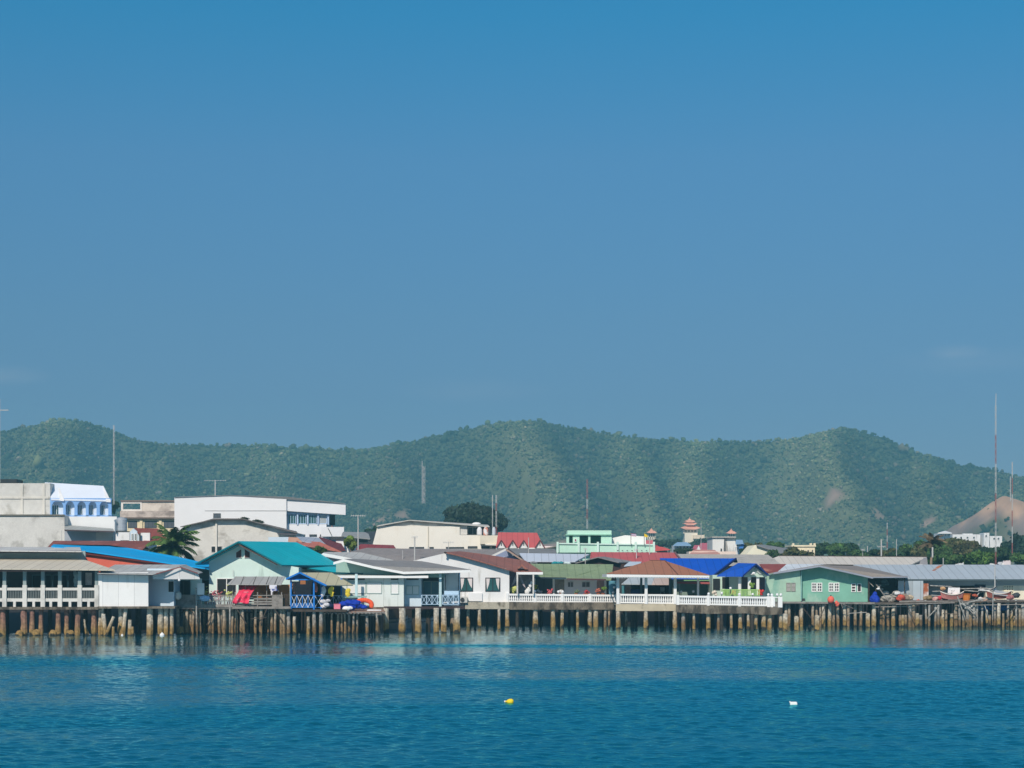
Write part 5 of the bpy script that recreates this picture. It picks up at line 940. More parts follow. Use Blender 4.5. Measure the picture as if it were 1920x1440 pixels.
for x in (558, 580, 600): PB('lower_window', SHADE, t, x, x+14, 1002, 1006, 334.1, .2)
PB('lower_wall', BLUEW, t, 538, 600, 1006, 1085, 336, 3); PB('grey_return', mat('grey return', S(150,160,172)), t, 617, 644, 1006, 1022, 334.5, .4)
BARS('drain_pipe', SHADE, t, [((615,990,332.9),(622,1004,332.9))], .07)
p_ = thing('person', 'person in a pink top standing at the white building balcony rail', 'person', 622.5, 334, Z(1006,334)); 
b = MB(); x_, z0 = X(622.5,334.3), Z(1005,334.3)
b.lathe((x_,334.3,z0), [(.10,0),(.12,.45),(.16,.85),(.20,1.2),(.21,1.38),(.07,1.45),(.065,1.5),(.1,1.56),(.11,1.64),(.08,1.74),(.02,1.77)], 10); b.tube((x_-.2,334.3,z0+1.36), (x_-.3,334.1,z0+1.05), .055, .04); b.tube((x_-.3,334.1,z0+1.05),(x_-.25,333.8,z0+.98), .04, .03); b.tube((x_+.2,334.3,z0+1.36), (x_+.3,334.1,z0+1.05), .055, .04); b.tube((x_+.3,334.1,z0+1.05),(x_+.24,333.8,z0+.98), .04, .03); b.build('body', mat('skin', S(175,125,100)), p_)
b = MB(); b.lathe((x_,334.3,z0+.8), [(.19,0),(.2,.3),(.225,.55),(.2,.6),(.09,.66)], 10); b.build('top', mat('pink top', S(225,110,130)), p_); b = MB(); b.ball((x_,334.33,z0+1.68), .125, 8, 6); b.build('hair', DARK, p_)
# grey cement gable
t = block('grey_gable_hall', 'big raw cement gable wall stained with mould behind the teal roof', 'building', 450, 242)
POLY('gable_wall', mat('mouldy cement', S(220,217,209), var=.07, vs=.6, stain=.7, scol=S(145,138,126), svec=(.35,.35,.5), sth=.53, fine=.1), t, [(345,986),(402,974),(455,973),(555,999),(555,1085),(345,1085)], 240, 10)
rr = SLAB('roof', mat('dark gable roof', S(120,112,108)), t, [(338,987,239.2),(402,972.5,239.2),(455,972.2,239.2),(558,998.5,239.2),(556,996,252),(450,972,252),(400,972,252),(350,986,252)], .1)
BARS('corner_strip', mat('pale strip', S(222,218,208)), t, [((405.5,980,239.9),(405.5,1046,239.9))], .15)
for x0 in (396, 407): window(t, x0, x0+9.5, 1024, 1036, 240, CONCL, DARK, 1, 1, .05)
SLAB('side_roof', mat('slate side roof', S(90,88,95)), t, [(520,1000,239),(556,1001,239),(556,997,243),(522,997,243)], .12); PB('side_wall', BLUEW, t, 503, 541, 1007, 1030, 238.5, .4)
# small roofs between
t = block('peach_roof_house', 'low house with peach, blue grey and dark red roof sheets beside the white building', 'house', 600, 232)
SLAB('peach_roof', mat('peach roof', S(215,165,135), var=.1), t, [(540,1016,226),(566,1016,226),(562,1008,231),(541,1007,231)], .1); SLAB('blue_grey_roof', mat('blue grey sheet', S(170,180,195), sheet=.15), t, [(566,1014,226),(620,1026,226),(598,1008,232),(556,1006,232)], .1); SLAB('dark_red_roof', mat('dark red roof', S(115,55,62), sheet=.2), t, [(618,1027,225),(648,1032,225),(640,1019,231),(598,1006,232)], .1); SLAB('salmon_roof', mat('salmon tiles', S(200,115,95), var=.12, sheet=.3), t, [(560,1020,222),(640,1034,222),(624,1028,226),(600,1016,227),(555,1014,227)], .1)
PB('wall', CONCL, t, 545, 645, 1026, 1085, 228, 4); PB('upper_wall', WHITE, t, 630, 645, 1008, 1030, 231, 3); PB('dark_band', SHADE, t, 620, 645, 1006, 1012, 230.8, .3)
t = block('low_grey_roof_house', 'low grey roofed house behind the antenna pole, next to the bright green bush', 'house', 670, 300)
SLAB('roof', mat('grey tile roof', S(150,152,152)), t, [(640,1004,292),(694,1010,292),(690,998,300),(643,997,300)], .15); SLAB('roof_dark', SHADE, t, [(690,1016,291),(706,1016,291),(706,996,300),(686,997,300)], .15); PB('wall', WHITE, t, 640, 700, 1008, 1085, 296, 4); PB('windows_band', mat('slate pane', (.09,.1,.12)), t, 668, 692, 1011, 1017, 295.9, .1)
t = block('red_shed_house', 'low house with dark red metal roof behind the long grey roof', 'house', 720, 222)
SLAB('roof', mat('dull red roof', S(150,62,66), sheet=.25), t, [(668,1029,217),(745,1032,217),(738,1022,223),(676,1020,223)], .1); PB('wall', WHITE, t, 670, 743, 1029, 1085, 219, 4)
# cream hall
t = block('cream_hall', 'large windowless cream building with a pale concrete top and an open roof room', 'building', 810, 285)
CREAM = mat('cream render', S(243,238,226), var=.03, vs=.4, stain=.2, scol=S(215,200,170))
POLY('wall', CREAM, t, [(708,986),(862,987),(862,1003),(939,1004),(939,1085),(697,1085),(697,1028)], 280, 9)
b = MB(); b.poly([(708,986),(768,975),(876,984),(876,1002.5),(862,1002.5),(862,987)], 280.3, .4); b.build('concrete_top', RAWC, t)
SLAB('roof', mat('pale roof', S(200,196,188)), t, [(706,986,279.6),(768,974.5,279.6),(918,987,279.6),(915,984,291),(768,974,291),(712,984,291)], .12)
PB('roof_room', SHADE, t, 877, 915, 988, 1003, 284, .4); window(t, 877, 896, 988, 1003, 283.6, mat('grey post', S(200,200,198)), mat('slate glass', (.05,.07,.085)), 2, 1, .1)
PB('balcony_wall', mat('shaded cream', S(228,220,200)), t, 900, 938, 1004, 1020, 277, 3); BARS('wall_joint', mat('joint', S(205,198,182)), t, [((803,987,279.95),(803,1025,279.95))], .08); BARS('ledge', CREAM, t, [((910,1021,276.9),(945,1022,276.9))], .12)
for x0, x1 in ((767,795),(805,813),(836,870),(877,895),(902,918),(923,938)): PB('lower_opening', SHADE, t, x0, x1, 1024 if x1 > 874 else 1025.5, 1028, 279.9, .2)
for x, c, lb, w_ in ((899,(236,236,236),'white water jar on the cream building roof terrace',5),(911,(205,140,120),'red and white striped gear on the cream building roof terrace',5),(918,(60,60,64),'dark tank on the cream building roof terrace',3),(926,(190,200,208),'grey steel water jar beside the red and white mast',3.5)):
    b = MB(); r0 = w_*278/F; b.lathe((X(x,278.5),278.5,Z(1004,278.5)), [(r0*.8,0),(r0,.15),(r0,.8),(r0*.6,1.1),(r0*.3,1.2)], 12); tag(b.build('roof_jar', mat('jar %d' % x, S(*c), var=.1, col2=(.75,.75,.75) if x == 911 else None, c2th=.5, c2s=2.5)), lb, 'jar')
b = MB(); b.ball((X(893.5,284),284,Z(982.5,284)), .62, 10, 7, (1.05,.8,.4)); tag(b.build('satellite_dish', WHITEC), 'white dish lying on the open roof room of the cream building', 'dish')
# long dark grey roof and blue grey gable
t = block('long_grey_roof_house', 'wide house under a long dark grey cement roof in the middle of the town', 'house', 820, 206)
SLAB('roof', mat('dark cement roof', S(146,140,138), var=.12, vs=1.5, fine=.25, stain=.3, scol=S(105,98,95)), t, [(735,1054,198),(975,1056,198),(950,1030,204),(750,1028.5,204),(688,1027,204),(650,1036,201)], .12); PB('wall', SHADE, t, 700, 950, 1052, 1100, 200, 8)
t = block('blue_gable_house', 'blue grey gabled house with white barge boards behind the brown roof', 'house', 950, 201)
POLY('gable_wall', mat('blue grey gable', S(138,150,180), var=.05), t, [(918,1046),(948,1032),(978,1054),(978,1090),(918,1090)], 199.5, 6); SLAB('roof', mat('dark maroon roof', S(100,72,70), sheet=.2), t, [(949,1029,198.6),(991,1057.5,198.6),(985,1052,207),(953,1028,207)], .1)
BARS('barge_board', mat('white board', S(225,225,222)), t, [((917,1045.5,198.5),(949,1030,198.5))], .14); BARS('barge_board_brown', mat('tan board', S(175,150,135)), t, [((949,1030,198.4),(991,1058,198.4))], .1); POLY('arch_vent', WHITEC, t, [(936,1052),(941,1045.5),(947,1043.5),(953,1046),(957,1052)], 199.4, .1)
t = block('red_gable_row', 'row building with a red roof and white gablets', 'building', 980, 275)
SLAB('roof', mat('brick red roof', S(212,98,96), var=.06, sheet=.15), t, [(930,1026,270),(1020,1027,270),(1007,999,279),(934,998,279)], .15)
for x in (940, 961.5, 982, 1012.5): 
    g = POLY('gablet', WHITE, t, [(x-9,1028),(x,1013.5),(x+9,1028)], 268.6, 1.5); BARS('gablet_edge', mat('maroon edge', S(110,55,58)), g, [((x-9.5,1028,268.5),(x,1013,268.5)),((x,1013,268.5),(x+9.5,1028,268.5))], .1); PB('slit', SHADE, g, x-.9, x+.9, 1018, 1023, 268.55, .1)
PB('wall', WHITE, t, 930, 1022, 1027, 1085, 269.5, 5)
SLAB('side_roof', mat('dusty grey roof', S(150,140,135)), t, [(1020,1028,269),(1050,1022,269),(1047,1020,275),(1010,1021,275)], .1); PB('side_wall', mat('pinkish white', S(236,222,222)), t, 1021, 1048, 1024, 1040, 270, .4)
t = block('mid_grey_roof_house', 'low house with mottled grey roofs below the white gablets', 'house', 1000, 232)
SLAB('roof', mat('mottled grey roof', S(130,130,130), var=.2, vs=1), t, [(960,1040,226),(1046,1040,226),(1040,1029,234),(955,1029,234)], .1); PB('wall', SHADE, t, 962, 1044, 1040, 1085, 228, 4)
# mint green building
t = block('mint_terrace_building', 'mint green flat roofed building with stepped terraces and shaded openings', 'building', 1130, 268)
MG = mat('mint green render', S(196,236,216), var=.03, stain=.15, scol=S(165,205,185)); MGD = mat('dark green screen', S(60,115,105), var=.2, vs=2)  # MGD: shade inside the openings put into a dark green
PB('main_wall', MG, t, 1044, 1224, 1022, 1085, 264, 10)
POLY('terrace_parapet', MG, t, [(1044,1018),(1048,1018),(1145,1020),(1227,1021),(1227,1032),(1232,1036),(1044,1036)], 263, .5); BARS('parapet_rail', mat('pale mint rail', S(214,244,230)), t, [((1044,1019,262.9),(1227,1021.5,262.9))], .12)
for x in (1045.5, 1085, 1121, 1158, 1192, 1226): BARS('parapet_post', mat('pale mint rail', S(214,244,230)), t, [((x,1016,262.8),(x,1036,262.8))], .2)
PB('upper_parapet', MG, t, 1064, 1146.5, 994.5, 1002, 264, 6); PB('upper_ledge', mat('mint ledge', S(150,200,178)), t, 1061, 1147, 1001.5, 1003.5, 263.7, 6.4)
for x0, x1 in ((1062,1067),(1074,1086.5),(1103,1107),(1127,1147)): PB('upper_wall', MG, t, x0, x1, 1003.5, 1021, 264, .5); PB('upper_back_wall', mat('mint back wall', S(190,228,208)), t, 1063, 1147, 1003.5, 1021, 267.5, .4)
for x0, x1 in ((1067.2,1073.5),(1087,1102.8),(1107.5,1126.5)): PB('shade_sheet', MGD, t, x0, x1, 1006, 1018, 266.5, .15)  # dark sheets standing for the shade in the openings
window(t, 1077, 1081, 1010, 1016, 263.9, WHITEC, mat('red pane', (.2,.03,.05)), 1, 1, .06); POLY('penthouse_wall', mat('pinkish white penthouse', S(246,238,236), var=.02), t, [(1147,1009),(1172,1003.5),(1211,1006),(1211,1022),(1147,1021)], 268, 6)
for k in range(7): PB('vent_slot', SHADE, t, 1157+k*9, 1159.5+k*9, 1031.5, 1032.8, 262.6, .15)
for x, y0, c1, lb in ((1183,1000,'tri','purple, white and red striped flag on the mint building terrace'),(1208,1000.5,'yel','yellow flag on the corner of the mint building terrace')):
    p_ = thing('flag', lb, 'flag', x, 262.5, Z(1021,262.5)); BARS('flagpole', WOODG, p_, [((x,y0-1,262.5),(x,1021,262.5))], .06)
    if c1 == 'tri':
        for k, c in enumerate(((150,60,110),(240,235,240),(120,70,170),(240,235,240),(190,70,90))): POLY('stripe', mat('flag %d' % k, S(*c)), p_, [(x,y0+k*1.0),(x+5,y0+.4+k*1.0),(x+10,y0+.8+k*1.0),(x+10,y0+1.8+k*1.0),(x+5,y0+1.4+k*1.0),(x,y0+1+k*1.0)], 262.45+.01*k, .03)
    else: POLY('cloth', mat('yellow flag cloth', S(250,205,40)), p_, [(x,y0),(x+4,y0+1.5),(x+7,y0+5),(x+5,y0+7),(x,y0+6)], 262.45, .04)
# red long roof, silver roofs, dark gables
t = block('long_red_roof_house', 'house with a long brick red metal roof behind the pavilion', 'house', 1190, 222)
SLAB('roof', mat('long red roof', S(190,94,96), var=.07, sheet=.15), t, [(1105,1054,208),(1276,1056,208),(1264,1036,213),(1108,1035,213)], .12); BARS('barge_board', mat('grey red edge', S(120,90,92)), t, [((1265,1036,212.9),(1277,1050,209))], .12); PB('wall', WHITE, t, 1110, 1262, 1054, 1100, 209, 6)
t = block('silver_roof_house', 'long house with a silver blue metal roof and dark open front', 'house', 1030, 212)
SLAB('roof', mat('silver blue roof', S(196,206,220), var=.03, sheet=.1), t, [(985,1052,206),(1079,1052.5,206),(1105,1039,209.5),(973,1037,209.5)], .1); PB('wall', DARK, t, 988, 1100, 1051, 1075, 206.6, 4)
for x, c, lb in ((998,(120,125,128),'grey crate stack under the silver blue roof'),(1038,(30,140,150),'teal bundle under the silver blue roof'),(1060,(205,225,225),'white bundle under the end of the silver blue roof'),(1046,(60,150,160),'second teal bundle under the silver blue roof')): lump('bundle', mat('bundle %d' % x, S(*c), var=.3, vs=4), [(x+k*2,1056+random.uniform(-1,1),.8) for k in range(4)], .3, lb, 'bundle', 206)
t = block('dark_gable_shed', 'weathered dark timber shed with low grey gable roofs', 'shed', 1130, 207)
rf = MB(); rf.slab([(1079,1055,204),(1121,1044,204),(1135,1043.5,211),(1100,1050,211)], .1); rf.slab([(1121,1044,204),(1160,1054,204),(1185,1054,207),(1180,1048,212),(1135,1043.5,211)], .1); rf.build('roof', mat('weathered grey roof', S(142,140,140), sheet=.2), t)
POLY('gable_wall', mat('dark brown timber', S(66,48,46), var=.2, vs=2), t, [(1083,1057),(1121,1046.5),(1158,1057),(1184,1057),(1184,1080),(1083,1080)], 204.6, 5)
t = block('pale_roof_shed', 'small pale blue roofed lean-to beside the pavilion roof', 'shed', 1188, 205); SLAB('roof', mat('pale blue roof sheet', S(190,205,218)), t, [(1170,1061,203),(1200,1058,203),(1203,1053,206),(1180,1053,206)], .08); PB('wall', SHADE, t, 1174, 1200, 1060, 1085, 204, 2)
t = block('long_cement_roof_house', 'house with a long mottled cement roof behind the royal blue roof', 'house', 1370, 222)
SLAB('roof', mat('mottled cement roof', S(186,182,175), var=.12, vs=1, fine=.3, stain=.4, scol=S(125,120,112)), t, [(1272,1056,214),(1470,1062,214),(1440,1040,220),(1260,1038.5,220)], .12); PB('wall', CONCL, t, 1280, 1440, 1056, 1100, 217, 6)
t = block('beige_roof_warehouse', 'very long warehouse with a beige corrugated roof', 'warehouse', 1580, 232)
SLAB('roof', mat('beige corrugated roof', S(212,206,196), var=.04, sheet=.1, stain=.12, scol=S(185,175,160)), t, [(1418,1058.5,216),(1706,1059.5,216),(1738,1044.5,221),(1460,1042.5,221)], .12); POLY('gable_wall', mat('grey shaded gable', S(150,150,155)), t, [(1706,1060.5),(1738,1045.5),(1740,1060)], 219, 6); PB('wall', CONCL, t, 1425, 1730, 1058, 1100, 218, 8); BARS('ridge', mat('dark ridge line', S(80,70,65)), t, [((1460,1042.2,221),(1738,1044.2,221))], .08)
t = block('rusty_shed', 'shed with rust brown and pale sheet roof beside the green house', 'shed', 1480, 206)
SLAB('rust_roof', mat('rust brown roof', S(140,72,68), var=.15, vs=.8, col2=S(190,130,110), c2th=.6, c2s=.4), t, [(1436,1072,197),(1458,1072,197),(1475,1057.5,201),(1424,1057.5,201)], .1); SLAB('pale_roof', mat('pale sheet roof', S(205,214,222), sheet=.1), t, [(1458,1072,197),(1530,1071,199),(1545,1057.5,201),(1475,1057.5,201)], .1); PB('wall', SHADE, t, 1440, 1530, 1072, 1100, 200, 8)
# farther right
t = block('cream_gable_hall', 'cream gabled hall with a grey roof', 'building', 1440, 300)
POLY('gable_wall', mat('pale cream gable', S(240,236,212), var=.03), t, [(1390,1050),(1415,1022),(1420,1022),(1475,1041),(1475,1085),(1390,1085)], 292, 9); SLAB('roof', mat('grey hall roof', S(140,140,140), var=.1), t, [(1418,1021.5,291.5),(1484,1043,291.5),(1476,1028,304),(1430,1021,304)], .12)
t = block('cream_arcade_block', 'small cream block with notched parapet beside the leafy trees', 'building', 1510, 318)
PB('wall', mat('warm cream render', S(240,228,196), stain=.2, scol=S(200,185,150)), t, 1486, 1528, 1024, 1085, 314, 7)
b = MB(); b.pb(1484, 1530, 1022, 1025, 313.8, 7.5)
for x in (1486, 1519, 1526): b.pb(x, x+3.4, 1018.5, 1022, 313.8, .9)
b.build('parapet', mat('warm cream render', S(240,228,196)), t)
for x in (1495, 1504, 1513, 1521): window(t, x, x+4.5, 1030, 1037, 314, mat('warm cream render', S(240,228,196)), SHADE, 1, 1, .1)
t = block('weathered_tower', 'square weathered white concrete tower streaked with grime', 'building', 1357, 300)
PB('wall', mat('grimy white concrete', S(232,232,228), var=.05, vs=.5, stain=.75, scol=S(105,100,95), svec=(.6,.6,.14), sth=.55), t, 1336, 1358, 1008, 1085, 294, 8); PB('wing_wall', mat('grimy white concrete', S(232,232,228)), t, 1358.6, 1379, 1007.5, 1085, 294.3, 8); BARS('joint', SHADE, t, [((1358.4,1008,293.9),(1358.4,1040,293.9))], .08); window(t, 1351, 1353.5, 1028.5, 1036, 294, SHADE, DARK, 1, 1, .03)
b = MB(); b.pb(1335, 1380, 1006, 1008, 293.7, 8.8); b.build('parapet', mat('grimy cap', S(190,188,182)), t)
t = block('peach_fascia_house', 'low house with a peach fascia in front of the weathered tower', 'house', 1330, 268); SLAB('roof', mat('pinkish roof', S(205,150,135)), t, [(1292,1040,258),(1350,1038,258),(1340,1031,264),(1300,1030.5,264)], .1); PB('wall', mat('peach wall', S(240,220,205)), t, 1292, 1380, 1034, 1085, 261, 4)
t = block('blue_hipped_house', 'white house with a pale blue hipped roof below the pagoda', 'house', 1278, 420)
rf = MB(); rf.slab([(1262,1022,414),(1296,1022,414),(1288,1016.5,420),(1270,1016.5,420)], .2); rf.slab([(1296,1022,414),(1290,1021,430),(1288,1016.5,420)], .2); rf.slab([(1262,1022,414),(1270,1016.5,420),(1268,1021,430)], .2); rf.build('roof', mat('pale blue hip roof', S(140,175,205)), t); PB('wall', WHITE, t, 1265, 1293, 1022, 1085, 418, 8)
for x in (1268, 1274, 1281, 1287): window(t, x, x+3.5, 1023.5, 1028, 418, WHITEC, SHADE, 1, 1, .06)
t = block('pink_roof_house', 'white gabled house with faded pink red roof left of the weathered tower', 'house', 1320, 400)
rf = MB(); rf.slab([(1310,1030,395),(1333,1030,395),(1328,1018,402),(1313,1018,402)], .2); rf.slab([(1298,1029,396),(1313,1029,396),(1312,1022,400),(1302,1022,400)], .2); rf.build('roof', mat('faded pink red roof', S(190,100,115)), t); PB('wall', WHITE, t, 1300, 1334, 1028, 1085, 399, 5); POLY('gablet', WHITE, t, [(1306,1031),(1310,1023),(1314,1031)], 394.6, .3); POLY('gablet', WHITE, t, [(1327,1031),(1331,1022),(1335,1031)], 394.6, .3)
t = block('orange_roof_house', 'house with orange red roof behind the mint terraces', 'house', 1240, 330)
SLAB('roof', mat('orange red roof', S(220,90,80)), t, [(1228,1032,322),(1256,1030,322),(1244,1026,328),(1230,1024,328)], .12); SLAB('rear_roof', mat('maroon roof', S(165,70,75)), t, [(1226,1028,329),(1238,1026,329),(1232,1022,334),(1226,1022,334)], .12); PB('wall', mat('shaded wall', S(130,120,120)), t, 1228, 1252, 1030, 1085, 326, 5); SLAB('pink_roof', mat('pink roof', S(225,120,125)), t, [(1210,1020,330),(1226,1020,330),(1224,1013,335),(1211,1013,335)], .12)
t = block('blue_tiered_house', 'white house with pale and bright blue roofs beside the weathered tower', 'house', 1388, 430)
SLAB('upper_roof', mat('pale blue hip roof', S(140,175,205)), t, [(1379,1019,425),(1394,1018,425),(1392,1012,432),(1380,1012,432)], .2); SLAB('lower_roof', mat('bright blue roof', S(70,130,205)), t, [(1386,1027,424),(1402,1026,424),(1400,1020,429),(1390,1020,429)], .2); PB('wall', WHITE, t, 1379, 1394, 1018, 1085, 430, 5); PB('front_wall', WHITE, t, 1380, 1398, 1026, 1085, 428, 2); PB('windows_band', SHADE, t, 1381, 1392, 1022, 1024, 427.9, .2)
# pagoda and its pavilions
def roof_tier(b, cx, cy, half, dep, z, h, up):
    n = 6; A = [(cx-half,cy-dep,z+up),(cx-half*.5,cy-dep,z),(cx+half*.5,cy-dep,z),(cx+half,cy-dep,z+up),(cx+half,cy+dep,z+up),(cx-half,cy+dep,z+up)]
    B = [(cx-half*.55,cy-dep*.5,z+h),(cx-half*.3,cy-dep*.5,z+h),(cx+half*.3,cy-dep*.5,z+h),(cx+half*.55,cy-dep*.5,z+h),(cx+half*.55,cy+dep*.5,z+h),(cx-half*.55,cy+dep*.5,z+h)]
    b.hexa(A, B)
d_ = 840; g = lambda y: Z(y,d_); PT = mat('pagoda tile', S(232,170,145), var=.1); PW = mat('pagoda plaster', S(240,230,208), var=.06)
t = thing('hill_pagoda', 'tiered pagoda temple with upturned orange roofs on the hill foot', 'temple', 1297, d_, 1)
PB('base', PW, t, 1284, 1308, 999, 1025, d_-2, 10); PB('lower_storey', PW, t, 1281, 1309, 990, 1000, d_, 8); PB('middle_storey', PW, t, 1286, 1304, 981, 988, d_+1.5, 6); PB('upper_storey', PW, t, 1289, 1301, 977, 982, d_+2.5, 4)
for cx, hf, yb, yt_, dp in ((1294.5,19,993,986.5,6),(1294.5,13,984.5,979,4.5)):
    b = MB(); roof_tier(b, X(cx,d_), d_+4, hf*d_/F, dp, g(yb), g(yt_)-g(yb), .7); b.build('roof', PT, t)
b = MB(); roof_tier(b, X(1294.5,d_), d_+4, 10*d_/F, 3.6, g(979.5), g(975)-g(979.5), .5); c = (X(1294.5,d_), d_+4); b.lathe((c[0],c[1],g(975.3)), [(1.1,0),(.5,.5),(.12,.8),(.1,1.3)], 8); b.build('spire_roof', PT, t)
for x in (1284,1290,1296,1302): PB('window', mat('pagoda window', S(140,130,110)), t, x, x+3.5, 994, 998, d_-.15, .2)
PB('terrace_wall', mat('terrace stone', S(240,222,195)), t, 1300, 1321, 1003, 1010, d_-4, 3)
for cx, yb, lb in ((1221.5,1000,'small open temple pavilion with orange roof, nearest the mint building'),(1371,1001,'small temple pavilion with orange roof rising above the weathered tower')):
    dd = 800; t = thing('temple_pavilion', lb, 'temple', cx, dd, 2); b = MB(); z0 = Z(yb,dd); hf = 9.3*dd/F; roof_tier(b, X(cx,dd), dd, hf, 2.4, z0, 1.0, .25); b.lathe((X(cx,dd),dd,z0+.9), [(hf*.5,0),(hf*.28,.5),(.14,.95),(.06,1.3)], 8); b.build('roof', PT, t)
    for k in (-.75, -.25, .25, .75): b = MB(); b.box(X(cx,dd)+k*hf*.9-.16, X(cx,dd)+k*hf*.9+.16, dd-1, dd-.7, 2, z0+.05); b.build('column', PW, t)
    PB('base', PW, t, cx-8, cx+8, yb+6.5, yb+12, dd-1, 2.5); PB('back_wall', mat('pagoda shade', S(150,140,120)), t, cx-6, cx+6, yb, yb+7, dd+.6, .2)
# white houses at the foot of the quarry hill
t = thing('white_hip_house', 'white house with a white hipped roof at the foot of the quarry hill', 'house', 1772, 640, 1); rf = MB(); rf.slab([(1758,999.5,636),(1785,999.5,636),(1772,995,642)], .2); rf.slab([(1785,999.5,636),(1784,998.5,648),(1772,995,642)], .2); rf.slab([(1758,999.5,636),(1772,995,642),(1760,998.5,648)], .2); rf.build('roof', WHITEC, t); PB('wall', WHITE, t, 1761, 1782, 999.5, 1085, 638, 8)
for x in (1763, 1771, 1778): window(t, x, x+3, 1001, 1005, 638, WHITEC, SHADE, 1, 1, .08)
t = thing('white_villa_row', 'long low white villa with stepped parapets below the quarry', 'house', 1830, 660, 1); PB('wall', WHITE, t, 1786, 1838, 1002, 1085, 660, 8); PB('tower', WHITE, t, 1845, 1855, 999, 1085, 658, 6); PB('wing', WHITE, t, 1856, 1879, 1005, 1085, 661, 6); PB('parapet', WHITEC, t, 1806, 1824, 1000.5, 1003, 660.5, 2)
for x, y in ((1790,1006),(1800,1006),(1812,1006),(1824,1006),(1847,1003),(1862,1008),(1870,1008)): window(t, x, x+4, y, y+4, 659.9 if x < 1840 else (657.9 if x < 1856 else 660.9), WHITEC, SHADE, 1, 1, .08)
t = thing('pink_villa', 'small pinkish villa among the dark trees near the picture edge', 'house', 1890, 520, 1); SLAB('roof', mat('pink roof', S(215,140,140)), t, [(1880,1029,512),(1896,1029,512),(1894,1023,518),(1882,1023,518)], .15); PB('wall', mat('pinkish white', S(232,214,208)), t, 1881, 1895, 1028, 1085, 515, 4)
t = thing('white_gable_hut', 'tiny white gable peeking over the grey warehouse roof', 'hut', 1880, 222, 2); POLY('gable_wall', WHITEC, t, [(1876,1060),(1880,1053.5),(1884,1060),(1884,1080),(1876,1080)], 222, 2); SLAB('roof', mat('slate side roof', S(90,88,95)), t, [(1868,1059,222),(1876,1060,222),(1880,1053.2,222),(1872,1054,226)], .06)
# ---------------------------------------------------------------- masts, antennas, poles
def mast(name, lb, x, y0, y1, d, wpx, bands, guy=False):
    t = thing(name, lb, 'mast', x, d, Z(y1,d)); n = len(bands); r0 = wpx*.62*d/F/2
    for k, c in enumerate(bands):
        ya, yb = y0+(y1-y0)*k/n, y0+(y1-y0)*(k+1)/n; b = MB(); rk = max(.016*d/200, r0*.15); xx = X(x,d)
        for j in range(3):
            a = j*2.094+.5; b.tube((xx+r0*math.cos(a), d+r0*math.sin(a), Z(yb,d)), (xx+r0*math.cos(a), d+r0*math.sin(a), Z(ya,d)), rk, n=4)
        hgt = Z(ya,d)-Z(yb,d); m_ = max(2, int(hgt/max(.9, r0*4.5)))
        for q in range(m_):
            z0 = Z(yb,d)+hgt*q/m_; z1 = z0+hgt/m_
            for j in range(3):
                a, c_ = j*2.094+.5, (j+1)*2.094+.5; b.tube((xx+r0*math.cos(a), d+r0*math.sin(a), z0), (xx+r0*math.cos(c_), d+r0*math.sin(c_), z1), rk*.7, n=4)
        b.build('mast_section', {'w': MASTW, 'r': MASTR, 'g': mat('mast grey', S(185,185,185))}[c], t)
    return t
mast('radio_mast', 'tall thin red and white radio mast rising above the hill line', 1867, 760, 1062, 260, 4.2, 'wwrrwwrrwwr'); BARS('whip_antenna', MASTW, bpy.data.objects['radio_mast'], [((1867.5,738,260),(1867,762,260))], .05)
mast('radio_mast', 'thinner red and white mast beside the tall one near the picture edge', 1898, 866, 1048, 300, 2.6, 'wrwrwr'); mast('radio_mast', 'slim short pale mast before the quarry hill', 1894.5, 893, 940, 480, 2, 'ww')
mast('lattice_tower', 'grey lattice tower behind the blue arcade building', 213.5, 797, 946, 380, 5, 'gggggg'); m_ = mast('radio_mast', 'pale lattice mast standing alone before the wooded hill', 794.5, 874, 944, 520, 8.5, 'ggg'); BARS('whip_antenna', MASTW, m_, [((791.5,864,520),(791.5,944,520))], .1)
mast('radio_mast', 'red and white lattice mast behind the mint building', 1101, 898, 992, 460, 5, 'rrwrw'); mast('radio_mast', 'red and white mast on the cream building roof', 930.5, 928, 1003, 290, 4.2, 'wrwwr'); mast('radio_mast', 'thin white mast beside the red and white roof mast', 923.5, 928, 992, 292, 2.2, 'ww'); mast('radio_mast', 'thin banded mast far behind the beige warehouse', 1663.5, 980, 1040, 420, 2.4, 'wrwrw')
def antenna(lb, x, y0, y1, d, bw, r=.035, n=7, by=None):
    t = thing('tv_antenna', lb, 'antenna', x, d, Z(y1,d), 'television antennas over the roofs'); BARS('mast_pole', mat('antenna grey', S(195,195,192)), t, [((x,y0,d),(x,y1,d))], r, 6)
    if bw:
        b = MB(); yb = y0+1 if by is None else by; b.bar((x-bw*.5,yb,d),(x+bw*.5,yb,d), .03)
        for i in range(n):
            q = x-bw*.5+bw*i/(n-1); l = 1.2-.08*i; xx = X(q,d); zz = Z(yb,d); b.tube((xx,d-l*.3,zz-.12), (xx,d+l*.3,zz+.12), .022, n=4)
        b.build('antenna_boom', mat('antenna grey', S(195,195,192)), t)
